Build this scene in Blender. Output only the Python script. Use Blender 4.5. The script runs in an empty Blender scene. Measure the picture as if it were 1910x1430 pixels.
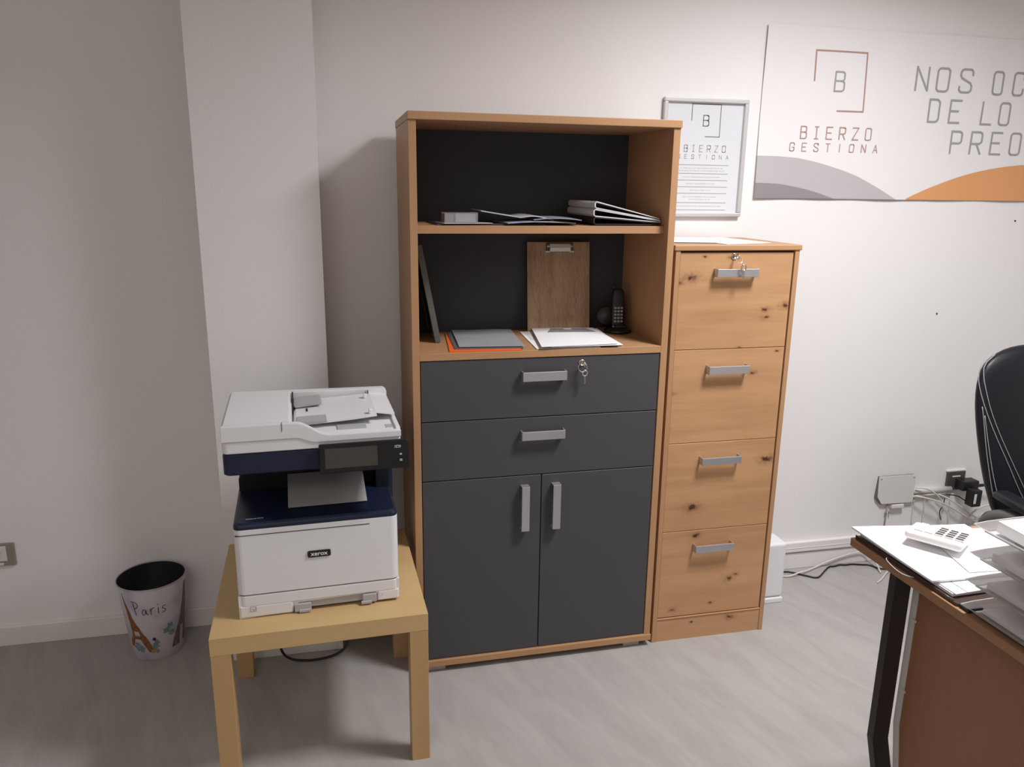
import bpy, bmesh, math, random
from mathutils import Vector, Matrix
random.seed(7)
PI = math.pi
S = bpy.context.scene
COL = S.collection

# ------------------------------------------------------------------ camera
H = 1.5472
PITCH, ROLL, YAW = 0.2446, 0.0132, 0.225
cy_, sy_ = math.cos(YAW), math.sin(YAW)
R0 = Vector((cy_, -sy_, 0))
F0 = Vector((sy_, cy_, 0))
FW = F0 * math.cos(PITCH) + Vector((0, 0, -math.sin(PITCH)))
U0 = F0 * math.sin(PITCH) + Vector((0, 0, math.cos(PITCH)))
RR = R0 * math.cos(ROLL) + U0 * math.sin(ROLL)
UU = -R0 * math.sin(ROLL) + U0 * math.cos(ROLL)
cam = bpy.data.cameras.new('camera')
camo = bpy.data.objects.new('camera', cam)
COL.objects.link(camo)
M4 = Matrix.Identity(4)
for i in range(3):
    M4[i][0] = RR[i]; M4[i][1] = UU[i]; M4[i][2] = -FW[i]
M4[2][3] = H
camo.matrix_world = M4
cam.sensor_width = 36; cam.sensor_fit = 'HORIZONTAL'
cam.lens = 1451.5 / 1910 * 36
cam.clip_start = 0.02
S.camera = camo

# ------------------------------------------------------------------ light
W = bpy.data.worlds.new('world'); S.world = W
W.use_nodes = True
W.node_tree.nodes['Background'].inputs[0].default_value = (0.9, 0.9, 1, 1)
W.node_tree.nodes['Background'].inputs[1].default_value = 0.0
def area(name, loc, size, power, color, spread=180):
    l = bpy.data.lights.new(name, 'AREA'); l.shape = 'SQUARE'; l.size = size
    l.energy = power; l.color = color; l.spread = math.radians(spread)
    o = bpy.data.objects.new(name, l); COL.objects.link(o); o.location = loc
    return o
area('panel_or_fill_light', (1.57, 1.37, 2.67), 0.45, 48, (0.985, 0.985, 1.0), 149)
area('panel_or_fill_light', (2.6, 0.4, 2.67), 0.9, 17, (0.985, 0.99, 1.0))  # added fill with no known fixture, brightens the far right
area('panel_or_fill_light', (-0.8, -1.0, 2.67), 1.2, 21, (1.0, 0.93, 0.86))  # added soft fill from behind the camera, lifts the left side
vs = S.view_settings
vs.view_transform = 'Standard'; vs.look = 'None'; vs.gamma = 1; vs.use_curve_mapping = False
vs.exposure = 0.0
S.cycles.max_bounces = 8; S.cycles.diffuse_bounces = 6

# ------------------------------------------------------------------ helpers
def lin(r, g, b):
    f = lambda c: (c / 255 / 12.92) if c / 255 <= .04045 else ((c / 255 + .055) / 1.055) ** 2.4
    return (f(r), f(g), f(b), 1)

def mat(name, col, rough=.5, metal=0, spec=.5, bump=0, bscale=60, vary=0, vscale=8, coat=0, trans=0, alpha=1, stretch=(1, 1, 1), ior=1.45):
    m = bpy.data.materials.new(name); m.use_nodes = True
    nt = m.node_tree; N = nt.nodes; L = nt.links
    b = N['Principled BSDF']
    if len(col) == 3: col = (*col, 1)
    b.inputs['Base Color'].default_value = col
    b.inputs['Roughness'].default_value = rough
    b.inputs['Metallic'].default_value = metal
    b.inputs['Specular IOR Level'].default_value = spec
    b.inputs['Coat Weight'].default_value = coat
    b.inputs['Transmission Weight'].default_value = trans
    b.inputs['Alpha'].default_value = alpha
    b.inputs['IOR'].default_value = ior
    tc = N.new('ShaderNodeTexCoord'); mp = N.new('ShaderNodeMapping')
    mp.inputs['Scale'].default_value = stretch
    L.new(tc.outputs['Object'], mp.inputs['Vector'])
    # small procedural variation on every material
    n = N.new('ShaderNodeTexNoise'); n.inputs['Scale'].default_value = vscale; n.inputs['Detail'].default_value = 4
    L.new(mp.outputs[0], n.inputs['Vector'])
    v = vary if vary else .02
    mr = N.new('ShaderNodeMapRange'); mr.inputs[3].default_value = 1 - v; mr.inputs[4].default_value = 1 + v
    L.new(n.outputs[0], mr.inputs[0])
    mul = N.new('ShaderNodeVectorMath'); mul.operation = 'SCALE'
    mul.inputs[0].default_value = col[:3]
    L.new(mr.outputs[0], mul.inputs['Scale']); L.new(mul.outputs[0], b.inputs['Base Color'])
    if bump:
        n2 = N.new('ShaderNodeTexNoise'); n2.inputs['Scale'].default_value = bscale; n2.inputs['Detail'].default_value = 3
        L.new(mp.outputs[0], n2.inputs['Vector'])
        bp = N.new('ShaderNodeBump'); bp.inputs['Strength'].default_value = bump; bp.inputs['Distance'].default_value = .002
        L.new(n2.outputs[0], bp.inputs['Height']); L.new(bp.outputs[0], b.inputs['Normal'])
    return m

def wood(name, base, dark, grain='x', scale=9, amt=.5, knots=(), rough=.45, fine=.25):
    """procedural board: stretched noise grain, explicit knots at (x,z,size) in object space"""
    m = bpy.data.materials.new(name); m.use_nodes = True
    nt = m.node_tree; N = nt.nodes; L = nt.links
    b = N['Principled BSDF']; b.inputs['Roughness'].default_value = rough
    b.inputs['Specular IOR Level'].default_value = .35
    tc = N.new('ShaderNodeTexCoord')
    coord = tc.outputs['Object']
    def math_(op, a, c=None, clamp=False):
        q = N.new('ShaderNodeMath'); q.operation = op; q.use_clamp = clamp
        for i, t in enumerate((a, c)):
            if t is None: continue
            if isinstance(t, (int, float)): q.inputs[i].default_value = t
            else: L.new(t, q.inputs[i])
        return q.outputs[0]
    ks = None
    if knots:
        for (kx, kz, kr) in knots:
            sub = N.new('ShaderNodeVectorMath'); sub.operation = 'SUBTRACT'
            L.new(coord, sub.inputs[0]); sub.inputs[1].default_value = (kx, 0, kz)
            sc = N.new('ShaderNodeVectorMath'); sc.operation = 'MULTIPLY'
            sc.inputs[1].default_value = (.5 / kr, 0, .95 / kr)
            L.new(sub.outputs[0], sc.inputs[0])
            ln = N.new('ShaderNodeVectorMath'); ln.operation = 'LENGTH'
            L.new(sc.outputs[0], ln.inputs[0])
            if ks is None: ks = ln.outputs['Value']
            else: ks = math_('MINIMUM', ks, ln.outputs['Value'])
    st = {'x': (1, 14, 14), 'y': (14, 1, 14), 'z': (14, 14, 1)}[grain]
    mp = N.new('ShaderNodeMapping'); mp.inputs['Scale'].default_value = st
    L.new(coord, mp.inputs['Vector'])
    n1 = N.new('ShaderNodeTexNoise'); n1.inputs['Scale'].default_value = scale * .22; n1.inputs['Detail'].default_value = 6
    n1.inputs['Distortion'].default_value = .6
    n2 = N.new('ShaderNodeTexNoise'); n2.inputs['Scale'].default_value = scale * 1.6; n2.inputs['Detail'].default_value = 3
    L.new(mp.outputs[0], n1.inputs['Vector']); L.new(mp.outputs[0], n2.inputs['Vector'])
    if grain == 'x': low = (1.2, 3, 3)
    elif grain == 'z': low = (3, 3, 1.2)
    else: low = (3, 1.2, 3)
    mp3 = N.new('ShaderNodeMapping'); mp3.inputs['Scale'].default_value = low
    L.new(coord, mp3.inputs['Vector'])
    n3 = N.new('ShaderNodeTexNoise'); n3.inputs['Scale'].default_value = 2.5; n3.inputs['Detail'].default_value = 2
    L.new(mp3.outputs[0], n3.inputs['Vector'])
    g = math_('ADD', math_('MULTIPLY', n1.outputs[0], .55), math_('MULTIPLY', n2.outputs[0], fine))
    g = math_('ADD', g, math_('MULTIPLY', n3.outputs[0], .45 - fine * .4))
    g = math_('MULTIPLY', math_('SUBTRACT', g, .42), 2.2, True)
    g = math_('MULTIPLY', g, amt)
    mx = N.new('ShaderNodeMix'); mx.data_type = 'RGBA'
    mx.inputs[6].default_value = base; mx.inputs[7].default_value = dark
    L.new(g, mx.inputs[0])
    out = mx.outputs[2]
    if ks is not None:
        nk = N.new('ShaderNodeTexNoise'); nk.inputs['Scale'].default_value = 70; nk.inputs['Detail'].default_value = 4
        L.new(coord, nk.inputs['Vector'])
        k = math_('ADD', ks, math_('MULTIPLY', math_('SUBTRACT', nk.outputs[0], .5), 3.2))
        core = math_('SUBTRACT', 1.15, k, True)
        ring = math_('MULTIPLY', math_('ADD', math_('SINE', math_('MULTIPLY', k, 6.5), None), 1.0), .5)
        halo = math_('MULTIPLY', math_('MULTIPLY', math_('SUBTRACT', 2.5, k, True), math_('ADD', math_('MULTIPLY', ring, .6), .4)), .36)
        h2 = N.new('ShaderNodeMix'); h2.data_type = 'RGBA'
        L.new(halo, h2.inputs[0]); L.new(out, h2.inputs[6]); h2.inputs[7].default_value = tuple(c * .55 for c in dark[:3]) + (1,)
        c2 = N.new('ShaderNodeMix'); c2.data_type = 'RGBA'
        L.new(core, c2.inputs[0]); L.new(h2.outputs[2], c2.inputs[6]); c2.inputs[7].default_value = lin(78, 44, 30)
        out = c2.outputs[2]
    L.new(out, b.inputs['Base Color'])
    bp = N.new('ShaderNodeBump'); bp.inputs['Strength'].default_value = .08; bp.inputs['Distance'].default_value = .001
    L.new(n2.outputs[0], bp.inputs['Height']); L.new(bp.outputs[0], b.inputs['Normal'])
    return m

class MB:
    """collects shapes and builds one mesh object"""
    def __init__(s): s.v = []; s.f = []; s.m = []; s.sm = []
    def add(s, v, f, mi=0, smooth=False):
        o = len(s.v); s.v += [tuple(p) for p in v]
        s.f += [tuple(i + o for i in q) for q in f]; s.m += [mi] * len(f); s.sm += [smooth] * len(f)
        return s
    def addbm(s, bm, mi=0, smooth=False):
        bm.verts.index_update()
        s.add([p.co.copy() for p in bm.verts], [[q.index for q in f.verts] for f in bm.faces], mi, smooth); bm.free(); return s
    def box(s, x0, x1, y0, y1, z0, z1, bev=0, seg=2, mi=0, edges=None, mtx=None):
        bm = bmesh.new(); bmesh.ops.create_cube(bm, size=1)
        for p in bm.verts:
            p.co = Vector(((x0 + x1) / 2 + p.co.x * (x1 - x0), (y0 + y1) / 2 + p.co.y * (y1 - y0), (z0 + z1) / 2 + p.co.z * (z1 - z0)))
        if bev:
            es = bm.edges[:]
            if edges == 'z': es = [e for e in es if abs(e.verts[0].co.z - e.verts[1].co.z) > 1e-6]
            if edges == 'y': es = [e for e in es if abs(e.verts[0].co.y - e.verts[1].co.y) > 1e-6]
            bmesh.ops.bevel(bm, geom=es, offset=bev, segments=seg, affect='EDGES', profile=.5, clamp_overlap=True)
        if mtx: bmesh.ops.transform(bm, matrix=mtx, verts=bm.verts)
        return s.addbm(bm, mi, False)
    def prism(s, pts, h0, h1, axis='z', mi=0, bev=0, seg=2, mtx=None):
        """polygon extruded along axis; pts are the two other coordinates in xyz order"""
        bm = bmesh.new()
        def P(a, b, h): return {'z': (a, b, h), 'y': (a, h, b), 'x': (h, a, b)}[axis]
        A = [bm.verts.new(P(a, b, h0)) for a, b in pts]; B = [bm.verts.new(P(a, b, h1)) for a, b in pts]
        bm.faces.new(A); bm.faces.new(B[::-1])
        n = len(pts)
        for i in range(n): bm.faces.new((A[i], B[i], B[(i + 1) % n], A[(i + 1) % n]))
        bmesh.ops.recalc_face_normals(bm, faces=bm.faces)
        if bev: bmesh.ops.bevel(bm, geom=bm.edges[:], offset=bev, segments=seg, affect='EDGES', clamp_overlap=True)
        if mtx: bmesh.ops.transform(bm, matrix=mtx, verts=bm.verts)
        return s.addbm(bm, mi)
    def tube(s, pts, r, n=8, mi=0, closed=False, smooth_path=0):
        pts = [Vector(p) for p in pts]
        for _ in range(smooth_path):
            q = []
            m_ = len(pts)
            rng = range(m_ if closed else m_ - 1)
            if not closed: q.append(pts[0])
            for i in rng:
                a, b = pts[i], pts[(i + 1) % m_]
                q += [a * .75 + b * .25, a * .25 + b * .75]
            if not closed: q.append(pts[-1])
            pts = q
        rs = r if isinstance(r, (list, tuple)) else [r] * len(pts)
        N = len(pts); V = []; F = []
        up = Vector((0, 0, 1)); prev = None
        for i in range(N):
            if closed: t = pts[(i + 1) % N] - pts[i - 1]
            else: t = pts[min(i + 1, N - 1)] - pts[max(i - 1, 0)]
            t.normalize()
            if prev is None:
                a = t.cross(up)
                if a.length < .05: a = t.cross(Vector((1, 0, 0)))
            else: a = prev - t * prev.dot(t)
            a.normalize(); prev = a; b = t.cross(a)
            for k in range(n):
                c = 2 * PI * k / n
                V.append(pts[i] + (a * math.cos(c) + b * math.sin(c)) * rs[i])
        for i in range(N if closed else N - 1):
            for k in range(n):
                j = (i + 1) % N
                F.append((i * n + k, i * n + (k + 1) % n, j * n + (k + 1) % n, j * n + k))
        if not closed: F += [tuple(range(n))[::-1], tuple((N - 1) * n + k for k in range(n))]
        return s.add(V, F, mi, True)
    def loft(s, secs, mi=0, caps=True, smooth=True, ring=False):
        n = len(secs[0]); V = [p for q in secs for p in q]; F = []
        N = len(secs)
        for i in range(N if ring else N - 1):
            for k in range(n):
                j = (i + 1) % N
                F.append((i * n + k, i * n + (k + 1) % n, j * n + (k + 1) % n, j * n + k))
        if caps and not ring: F += [tuple(range(n))[::-1], tuple((N - 1) * n + k for k in range(n))]
        return s.add(V, F, mi, smooth)
    def lathe(s, prof, n=48, c=(0, 0, 0), mi=0, smooth=True, mis=None, caps=(1, 1)):
        V = []; F = []
        for (r, z) in prof:
            for k in range(n):
                a = 2 * PI * k / n; V.append((c[0] + r * math.cos(a), c[1] + r * math.sin(a), c[2] + z))
        o = len(s.v); s.v += V
        for i in range(len(prof) - 1):
            for k in range(n):
                s.f.append((o + i * n + k, o + i * n + (k + 1) % n, o + (i + 1) * n + (k + 1) % n, o + (i + 1) * n + k))
                s.m.append(mis[i] if mis else mi); s.sm.append(smooth)
        for e, rev in ((0, True), (len(prof) - 1, False)):
            if not caps[1 if e else 0]: continue
            if prof[e][0] > 1e-5:
                f = [o + e * n + k for k in range(n)]
                s.f.append(tuple(f[::-1] if rev else f)); s.m.append((mis[min(e, len(prof) - 2)] if mis else mi)); s.sm.append(False)
        return s
    def strip(s, A, B, m, d0, d1, mi=0, sub=1):
        """flat print between two 2D polylines, laid on the surface m(u,v,d)"""
        V = []; F = []
        for (a, b) in zip(A, B):
            for k in range(sub + 1):
                t = k / sub; V.append(m(a[0] + (b[0] - a[0]) * t, a[1] + (b[1] - a[1]) * t, d1))
        w = sub + 1
        for i in range(len(A) - 1):
            for k in range(sub):
                F.append((i * w + k, i * w + k + 1, (i + 1) * w + k + 1, (i + 1) * w + k))
        return s.add(V, F, mi)
    def stroke(s, pl, wd, m, d, mi=0, maxlen=.02):
        """a pen stroke of width wd along 2D polyline pl on surface m"""
        for i in range(len(pl) - 1):
            a = Vector(pl[i]); b = Vector(pl[i + 1]); t = (b - a)
            if t.length < 1e-6: continue
            t.normalize(); nrm = Vector((-t.y, t.x)) * wd / 2
            a2 = a - t * wd * .35; b2 = b + t * wd * .35
            k = max(1, int((b2 - a2).length / maxlen))
            V = []; F = []
            for j in range(k + 1):
                q = a2.lerp(b2, j / k)
                V += [m(q.x + nrm.x, q.y + nrm.y, d), m(q.x - nrm.x, q.y - nrm.y, d)]
            for j in range(k): F.append((2 * j, 2 * j + 1, 2 * j + 3, 2 * j + 2))
            s.add(V, F, mi)
        return s
    def build(s, name, mats, parent=None, loc=None, autosm=False):
        me = bpy.data.meshes.new(name)
        me.from_pydata(s.v, [], s.f)
        if not isinstance(mats, (list, tuple)): mats = [mats]
        for q in mats: me.materials.append(q)
        me.polygons.foreach_set('material_index', s.m)
        me.polygons.foreach_set('use_smooth', s.sm)
        me.update()
        o = bpy.data.objects.new(name, me); COL.objects.link(o)
        if parent: o.parent = parent
        if loc is not None: o.location = loc
        return o

def thing(name, label, cat, loc=(0, 0, 0), rz=0, group=None):
    o = bpy.data.objects.new(name, None); COL.objects.link(o); o.empty_display_size = .05
    o.location = loc; o.rotation_euler = (0, 0, rz)
    o['label'] = label; o['category'] = cat
    if group: o['group'] = group
    return o
def tag(o, label, cat, group=None):
    o['label'] = label; o['category'] = cat
    if group: o['group'] = group
    return o
def struct(o): o['kind'] = 'structure'; return o

# stroke alphabet, box width 1 x height 1 (narrow technical capitals with cut corners)
def oval(x0, x1, y0, y1, r=.28, ry=.16):
    P = []
    for cx, cy, a0 in ((x1 - r, y1 - ry, 0), (x0 + r, y1 - ry, 90), (x0 + r, y0 + ry, 180), (x1 - r, y0 + ry, 270)):
        for k in range(5):
            a = math.radians(a0 + k * 22.5); P.append((cx + r * math.cos(a), cy + ry * math.sin(a)))
    return P + [P[0]]
OV = oval(0, 1, 0, 1)
def arcpts(cx, cy, rx, ry, a0, a1, n=6):
    return [(cx + rx * math.cos(math.radians(a0 + (a1 - a0) * i / n)), cy + ry * math.sin(math.radians(a0 + (a1 - a0) * i / n))) for i in range(n + 1)]
G = {
 'O': [OV],
 'C': [[(1, .72)] + arcpts(.72, .84, .28, .16, 0, 90) + arcpts(.28, .84, .28, .16, 90, 180) + arcpts(.28, .16, .28, .16, 180, 270) + arcpts(.72, .16, .28, .16, 270, 360) + [(1, .28)]],
 'G': [[(1, .72)] + arcpts(.72, .84, .28, .16, 0, 90) + arcpts(.28, .84, .28, .16, 90, 180) + arcpts(.28, .16, .28, .16, 180, 270) + arcpts(.72, .16, .28, .16, 270, 360) + [(1, .45), (.55, .45)]],
 'N': [[(0, 0), (0, 1), (1, 0), (1, 1)]],
 'S': [[(1, .76)] + arcpts(.72, .84, .28, .16, 0, 90) + arcpts(.28, .84, .28, .16, 90, 180) + [(0, .74), (.12, .62), (.88, .4), (1, .27)] + arcpts(.72, .16, .28, .16, 0, -90) + arcpts(.28, .16, .28, .16, 270, 180) + [(0, .24)]],
 'D': [[(0, 0), (0, 1)] + arcpts(.62, .82, .38, .18, 90, 0) + arcpts(.62, .18, .38, .18, 0, -90) + [(0, 0)]],
 'E': [[(1, 1), (0, 1), (0, 0), (1, 0)], [(0, .52), (.8, .52)]],
 'L': [[(0, 1), (0, 0), (1, 0)]],
 'P': [[(0, 0), (0, 1)] + arcpts(.68, .86, .32, .14, 90, 0) + arcpts(.68, .6, .32, .14, 0, -90) + [(0, .46)]],
 'R': [[(0, 0), (0, 1)] + arcpts(.68, .86, .32, .14, 90, 0) + arcpts(.68, .6, .32, .14, 0, -90) + [(0, .46)], [(.55, .46), (1, 0)]],
 'B': [[(0, 0), (0, 1)] + arcpts(.66, .87, .3, .13, 90, 0) + arcpts(.66, .66, .3, .13, 0, -90) + [(0, .53)], [(.66, .53)] + arcpts(.68, .38, .32, .15, 90, 0) + arcpts(.68, .15, .32, .15, 0, -90) + [(0, 0)]],
 'I': [[(.5, 0), (.5, 1)], [(.2, 1), (.8, 1)], [(.2, 0), (.8, 0)]],
 'Z': [[(0, 1), (1, 1), (0, 0), (1, 0)]],
 'T': [[(0, 1), (1, 1)], [(.5, 1), (.5, 0)]],
 'i': [[(.5, 0), (.5, 1)]],
 'A': [[(0, 0), (.5, 1), (1, 0)], [(.2, .32), (.8, .32)]],
}
def letters(mb, txt, xs, y0, h, w, wd, m, d, mi):
    for ch, x in zip(txt, xs):
        for pl in G[ch]: mb.stroke([(x + px * w, y0 + py * h) for px, py in pl], wd, m, d, mi, .05)

def font_mesh(txt, size, bold=0):
    c = bpy.data.curves.new('tmp', 'FONT'); c.body = txt; c.size = size; c.align_x = 'CENTER'; c.align_y = 'CENTER'
    c.resolution_u = 3; c.offset = bold
    o = bpy.data.objects.new('tmp', c); COL.objects.link(o)
    dg = bpy.context.evaluated_depsgraph_get(); me = bpy.data.meshes.new_from_object(o.evaluated_get(dg))
    V = [v.co.copy() for v in me.vertices]; F = [tuple(p.vertices) for p in me.polygons]
    bpy.data.objects.remove(o); bpy.data.curves.remove(c); bpy.data.meshes.remove(me)
    return V, F

# ------------------------------------------------------------------ materials
WALL = mat('wall_paint', (.80, .785, .78), .85, spec=.2, bump=.15, bscale=180, vary=.012, vscale=1.5)
CEIL = mat('ceiling_paint', (.82, .80, .79), .9, spec=.2)
SKIRT = mat('skirting_white', (.76, .735, .72), .45, vary=.01)
def floor_material():
    m = bpy.data.materials.new('laminate_floor'); m.use_nodes = True
    N = m.node_tree.nodes; L = m.node_tree.links; b = N['Principled BSDF']
    b.inputs['Roughness'].default_value = .55; b.inputs['Specular IOR Level'].default_value = .3
    tc = N.new('ShaderNodeTexCoord')
    rot = N.new('ShaderNodeMapping'); rot.inputs['Rotation'].default_value = (0, 0, math.radians(72)); 
    L.new(tc.outputs['Object'], rot.inputs['Vector'])
    br = N.new('ShaderNodeTexBrick'); br.inputs['Scale'].default_value = 1
    br.inputs['Brick Width'].default_value = 1.28; br.inputs['Row Height'].default_value = .19
    br.inputs['Mortar Size'].default_value = .0006; br.inputs['Mortar Smooth'].default_value = 1
    br.inputs['Color1'].default_value = (.43, .43, .43, 1); br.inputs['Color2'].default_value = (.57, .57, .57, 1); br.inputs['Mortar'].default_value = (.3, .3, .3, 1)
    L.new(rot.outputs[0], br.inputs['Vector'])
    st = N.new('ShaderNodeMapping'); st.inputs['Scale'].default_value = (1.1, 4.5, 1)
    L.new(rot.outputs[0], st.inputs['Vector'])
    n1 = N.new('ShaderNodeTexNoise'); n1.inputs['Scale'].default_value = 2.8; n1.inputs['Detail'].default_value = 9; n1.inputs['Distortion'].default_value = .7
    n2 = N.new('ShaderNodeTexNoise'); n2.inputs['Scale'].default_value = 16; n2.inputs['Detail'].default_value = 4
    L.new(st.outputs[0], n1.inputs['Vector']); L.new(st.outputs[0], n2.inputs['Vector'])
    def mth(op, a, c):
        q = N.new('ShaderNodeMath'); q.operation = op
        for i, t in enumerate((a, c)):
            if isinstance(t, (int, float)): q.inputs[i].default_value = t
            else: L.new(t, q.inputs[i])
        return q.outputs[0]
    s = mth('ADD', mth('MULTIPLY', n1.outputs[0], .75), mth('MULTIPLY', n2.outputs[0], .30))
    s = mth('ADD', s, mth('MULTIPLY', br.outputs[0], .12))
    cr = N.new('ShaderNodeValToRGB'); cr.color_ramp.elements[0].position = .33; cr.color_ramp.elements[1].position = .72
    cr.color_ramp.elements[0].color = (.325, .303, .288, 1); cr.color_ramp.elements[1].color = (.395, .374, .358, 1)
    L.new(s, cr.inputs[0]); L.new(cr.outputs[0], b.inputs['Base Color'])
    bp = N.new('ShaderNodeBump'); bp.inputs['Strength'].default_value = .1; bp.inputs['Distance'].default_value = .001
    L.new(n2.outputs[0], bp.inputs['Height']); L.new(bp.outputs[0], b.inputs['Normal'])
    return m
FLOOR = floor_material()
OAK, OAKD = (.53, .285, .142, 1), (.36, .17, .078, 1)
OAK_V = wood('oak_edge', (.45, .255, .132, 1), (.34, .175, .085, 1), 'z', 9, .6)
OAK_H = wood('oak_board', (.45, .255, .132, 1), (.34, .175, .085, 1), 'x', 9, .6)
OAK_SIDE = wood('oak_side_panel', (.44, .23, .12, 1), (.33, .16, .08, 1), 'z', 7, .7, knots=())
CHARC = mat('charcoal_melamine', (.066, .064, .071), .5, spec=.35, vary=.03)
CHARC_B = mat('charcoal_back_board', (.048, .048, .054), .6, spec=.25)
ALU = mat('brushed_aluminium', (.52, .52, .54), .38, metal=.75, vary=.03, stretch=(1, 1, 20), vscale=30)
CHROME = mat('chrome', (.75, .73, .68), .15, metal=1)
PLFOOT = mat('grey_plastic_foot', (.42, .42, .43), .5)
BIRCH = wood('birch_veneer', (.56, .385, .185, 1), (.44, .275, .12, 1), 'x', 5, .55, rough=.4, fine=.15)
BIRCH_L = wood('birch_leg', (.50, .32, .15, 1), (.37, .21, .09, 1), 'z', 5, .6, knots=(), rough=.45, fine=.12)
PWHITE = mat('printer_white', (.72, .72, .745), .38, spec=.45)
PGREY = mat('printer_grey_plastic', (.40, .40, .41), .45)
NAVY = mat('printer_navy', (.0115, .0165, .041), .34, spec=.4)
NAVYD = mat('printer_dark_navy', (.006, .007, .015), .55, spec=.3)
BLK = mat('black_plastic', (.012, .012, .013), .4)
GLOSS = mat('screen_glass', (.05, .043, .037), .15, spec=.45)
GLOSSB = mat('black_gloss', (.012, .012, .014), .15, spec=.5)
GAP = mat('gap_dark', (.03, .03, .035), .8)
PAPER = mat('paper_white', (.84, .83, .84), .75, spec=.2)
PAPER2 = mat('paper_grey_print', (.62, .61, .63), .75, spec=.2)
INKG = mat('ink_grey', (.25, .25, .26), .8)
INKL = mat('ink_light', (.50, .50, .52), .8)
WTXT = mat('print_white', (.75, .75, .78), .6)

# ------------------------------------------------------------------ room
XL, XR, YF, YW, YL, ZC = -2.2, 4.2, -2.2, 2.685, 2.71, 2.7
struct(MB().box(XL - .1, XR + .1, YF - .1, YW + .15, -.1, 0).build('floor', FLOOR))
struct(MB().box(XL - .1, XR + .1, YF - .1, YW + .15, ZC, ZC + .1).build('ceiling', CEIL))
# wall behind the cabinets with the recessed left part and the pillar as separate masses
struct(MB().box(-.2, XR + .1, YW, YW + .15, 0, ZC).build('wall_back', WALL))
struct(MB().box(XL - .1, -.2, YL, YW + .15, 0, ZC).build('wall_back_left', WALL))
struct(MB().box(-.383, -.034, 2.463, YL + .02, 0, ZC).build('wall_pillar', WALL))
struct(MB().box(XL - .1, XL, YF, YL, 0, ZC).build('wall_left', WALL))
struct(MB().box(XR, XR + .1, YF, YW, 0, ZC).build('wall_right', WALL))
struct(MB().box(XL - .1, XR + .1, YF - .1, YF, 0, ZC).build('wall_front', WALL))
def skirt(name, x0, x1, y0, y1): return struct(MB().box(x0, x1, y0, y1, 0, .072, .003, 2).build(name, SKIRT))
skirt('baseboard_left', XL, -.383, YL - .012, YL)
skirt('baseboard_back', -.034, XR, YW - .012, YW)
skirt('baseboard_pillar', -.393, -.024, 2.451, 2.463)
skirt('baseboard_pillar_side', -.034, -.024, 2.463, YW - .012)
b = MB().box(1.45, XR, YW - .02, YW, .080, .124, .003, 2)
b.box(1.45, XR, YW - .0215, YW - .019, .098, .1, 0)
tag(b.build('cable_trunking', SKIRT), 'long white plastic cable trunking running along the wall above the baseboard', 'trunking')
for i, (x, z, l) in enumerate(((2.691, 1.449, 'small dark nail hole mark in white wall just below the banner'), (2.385, 1.078, 'small dark nail mark alone in middle of bare white wall'))):
    tag(MB().lathe([(.0035, 0), (.003, .003), (0, .004)], 10).build('wall_nail', GAP, loc=(x, YW, z)), l, 'nail').rotation_euler = (PI / 2, 0, 0)

# wall socket on the far left
t = thing('wall_socket', 'taupe double frame wall socket with white insert low on the left wall', 'socket', (-1.086, YL, .338))
TAUPE = mat('taupe_plastic', (.27, .235, .20), .45)
IVORY = mat('ivory_plastic', (.70, .68, .64), .4)
MB().box(-.155, 0, -.010, 0, -.040, .040, .003, 2).build('cover_plate', TAUPE, t)
b = MB().box(-.092, -.024, -.013, -.009, -.022, .032, .002, 2); b.box(-.066, -.036, -.0145, -.009, -.036, -.027, .001)
ins = b.build('socket_insert', IVORY, t)
rot90 = Matrix.Translation((-.058, -.0135, .005)) @ Matrix.Rotation(PI / 2, 4, 'X')
b = MB(); b.lathe([(.0225, 0), (.0225, .001), (.020, .001), (.019, -.006), (0, -.006)], 32, mis=[0, 0, 1, 1])
b.v = [tuple(rot90 @ Vector(p)) for p in b.v]
b.tube([(-.066, -.0135, .005), (-.066, -.0075, .005)], .0025, 8, 2); b.tube([(-.050, -.0135, .005), (-.050, -.0075, .005)], .0025, 8, 2)
b.build('socket_well', [IVORY, mat('socket_shadow_grey', (.45, .44, .42), .5), GAP], ins)

# ------------------------------------------------------------------ tall cabinet
cab = thing('bookcase_cabinet', 'tall oak cabinet with charcoal drawers and doors below two open shelves', 'cabinet', (.2109, 2.2535, 0), .0099)
cw, cd, ch, T = .815, .369, 1.752, .022
zs1, zs2, zg1, zg2 = 1.4418, 1.0708, .8578, .6662
for x0 in (.002, cw - T - .002):
    MB().box(x0, x0 + T, .0, cd, .045, ch - T, .0006, 1).build('side_panel', OAK_V, cab)
MB().box(0, cw, -.006, cd, ch - T, ch, .0015, 2).build('top_panel', OAK_H, cab)
MB().box(0, cw, -.006, cd, .023, .045, .0015, 2).build('bottom_panel', OAK_H, cab)
MB().box(T + .002, cw - T - .002, cd - .008, cd - .001, .045, ch - T, 0).build('back_panel', CHARC_B, cab)
MB().box(T + .002, cw - T - .002, .030, cd - .009, zs1 - .0225, zs1, .0006, 1).build('shelf', OAK_H, cab)
MB().box(T + .002, cw - T - .002, .0, cd - .009, zs2 - .022, zs2, .0006, 1).build('shelf', OAK_H, cab)
for fx in (.035, cw - .095):
    for fy in (.012, cd - .06):
        MB().box(fx, fx + .06, fy, fy + .05, 0, .023, .002, 2).build('foot', PLFOOT, cab)
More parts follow.
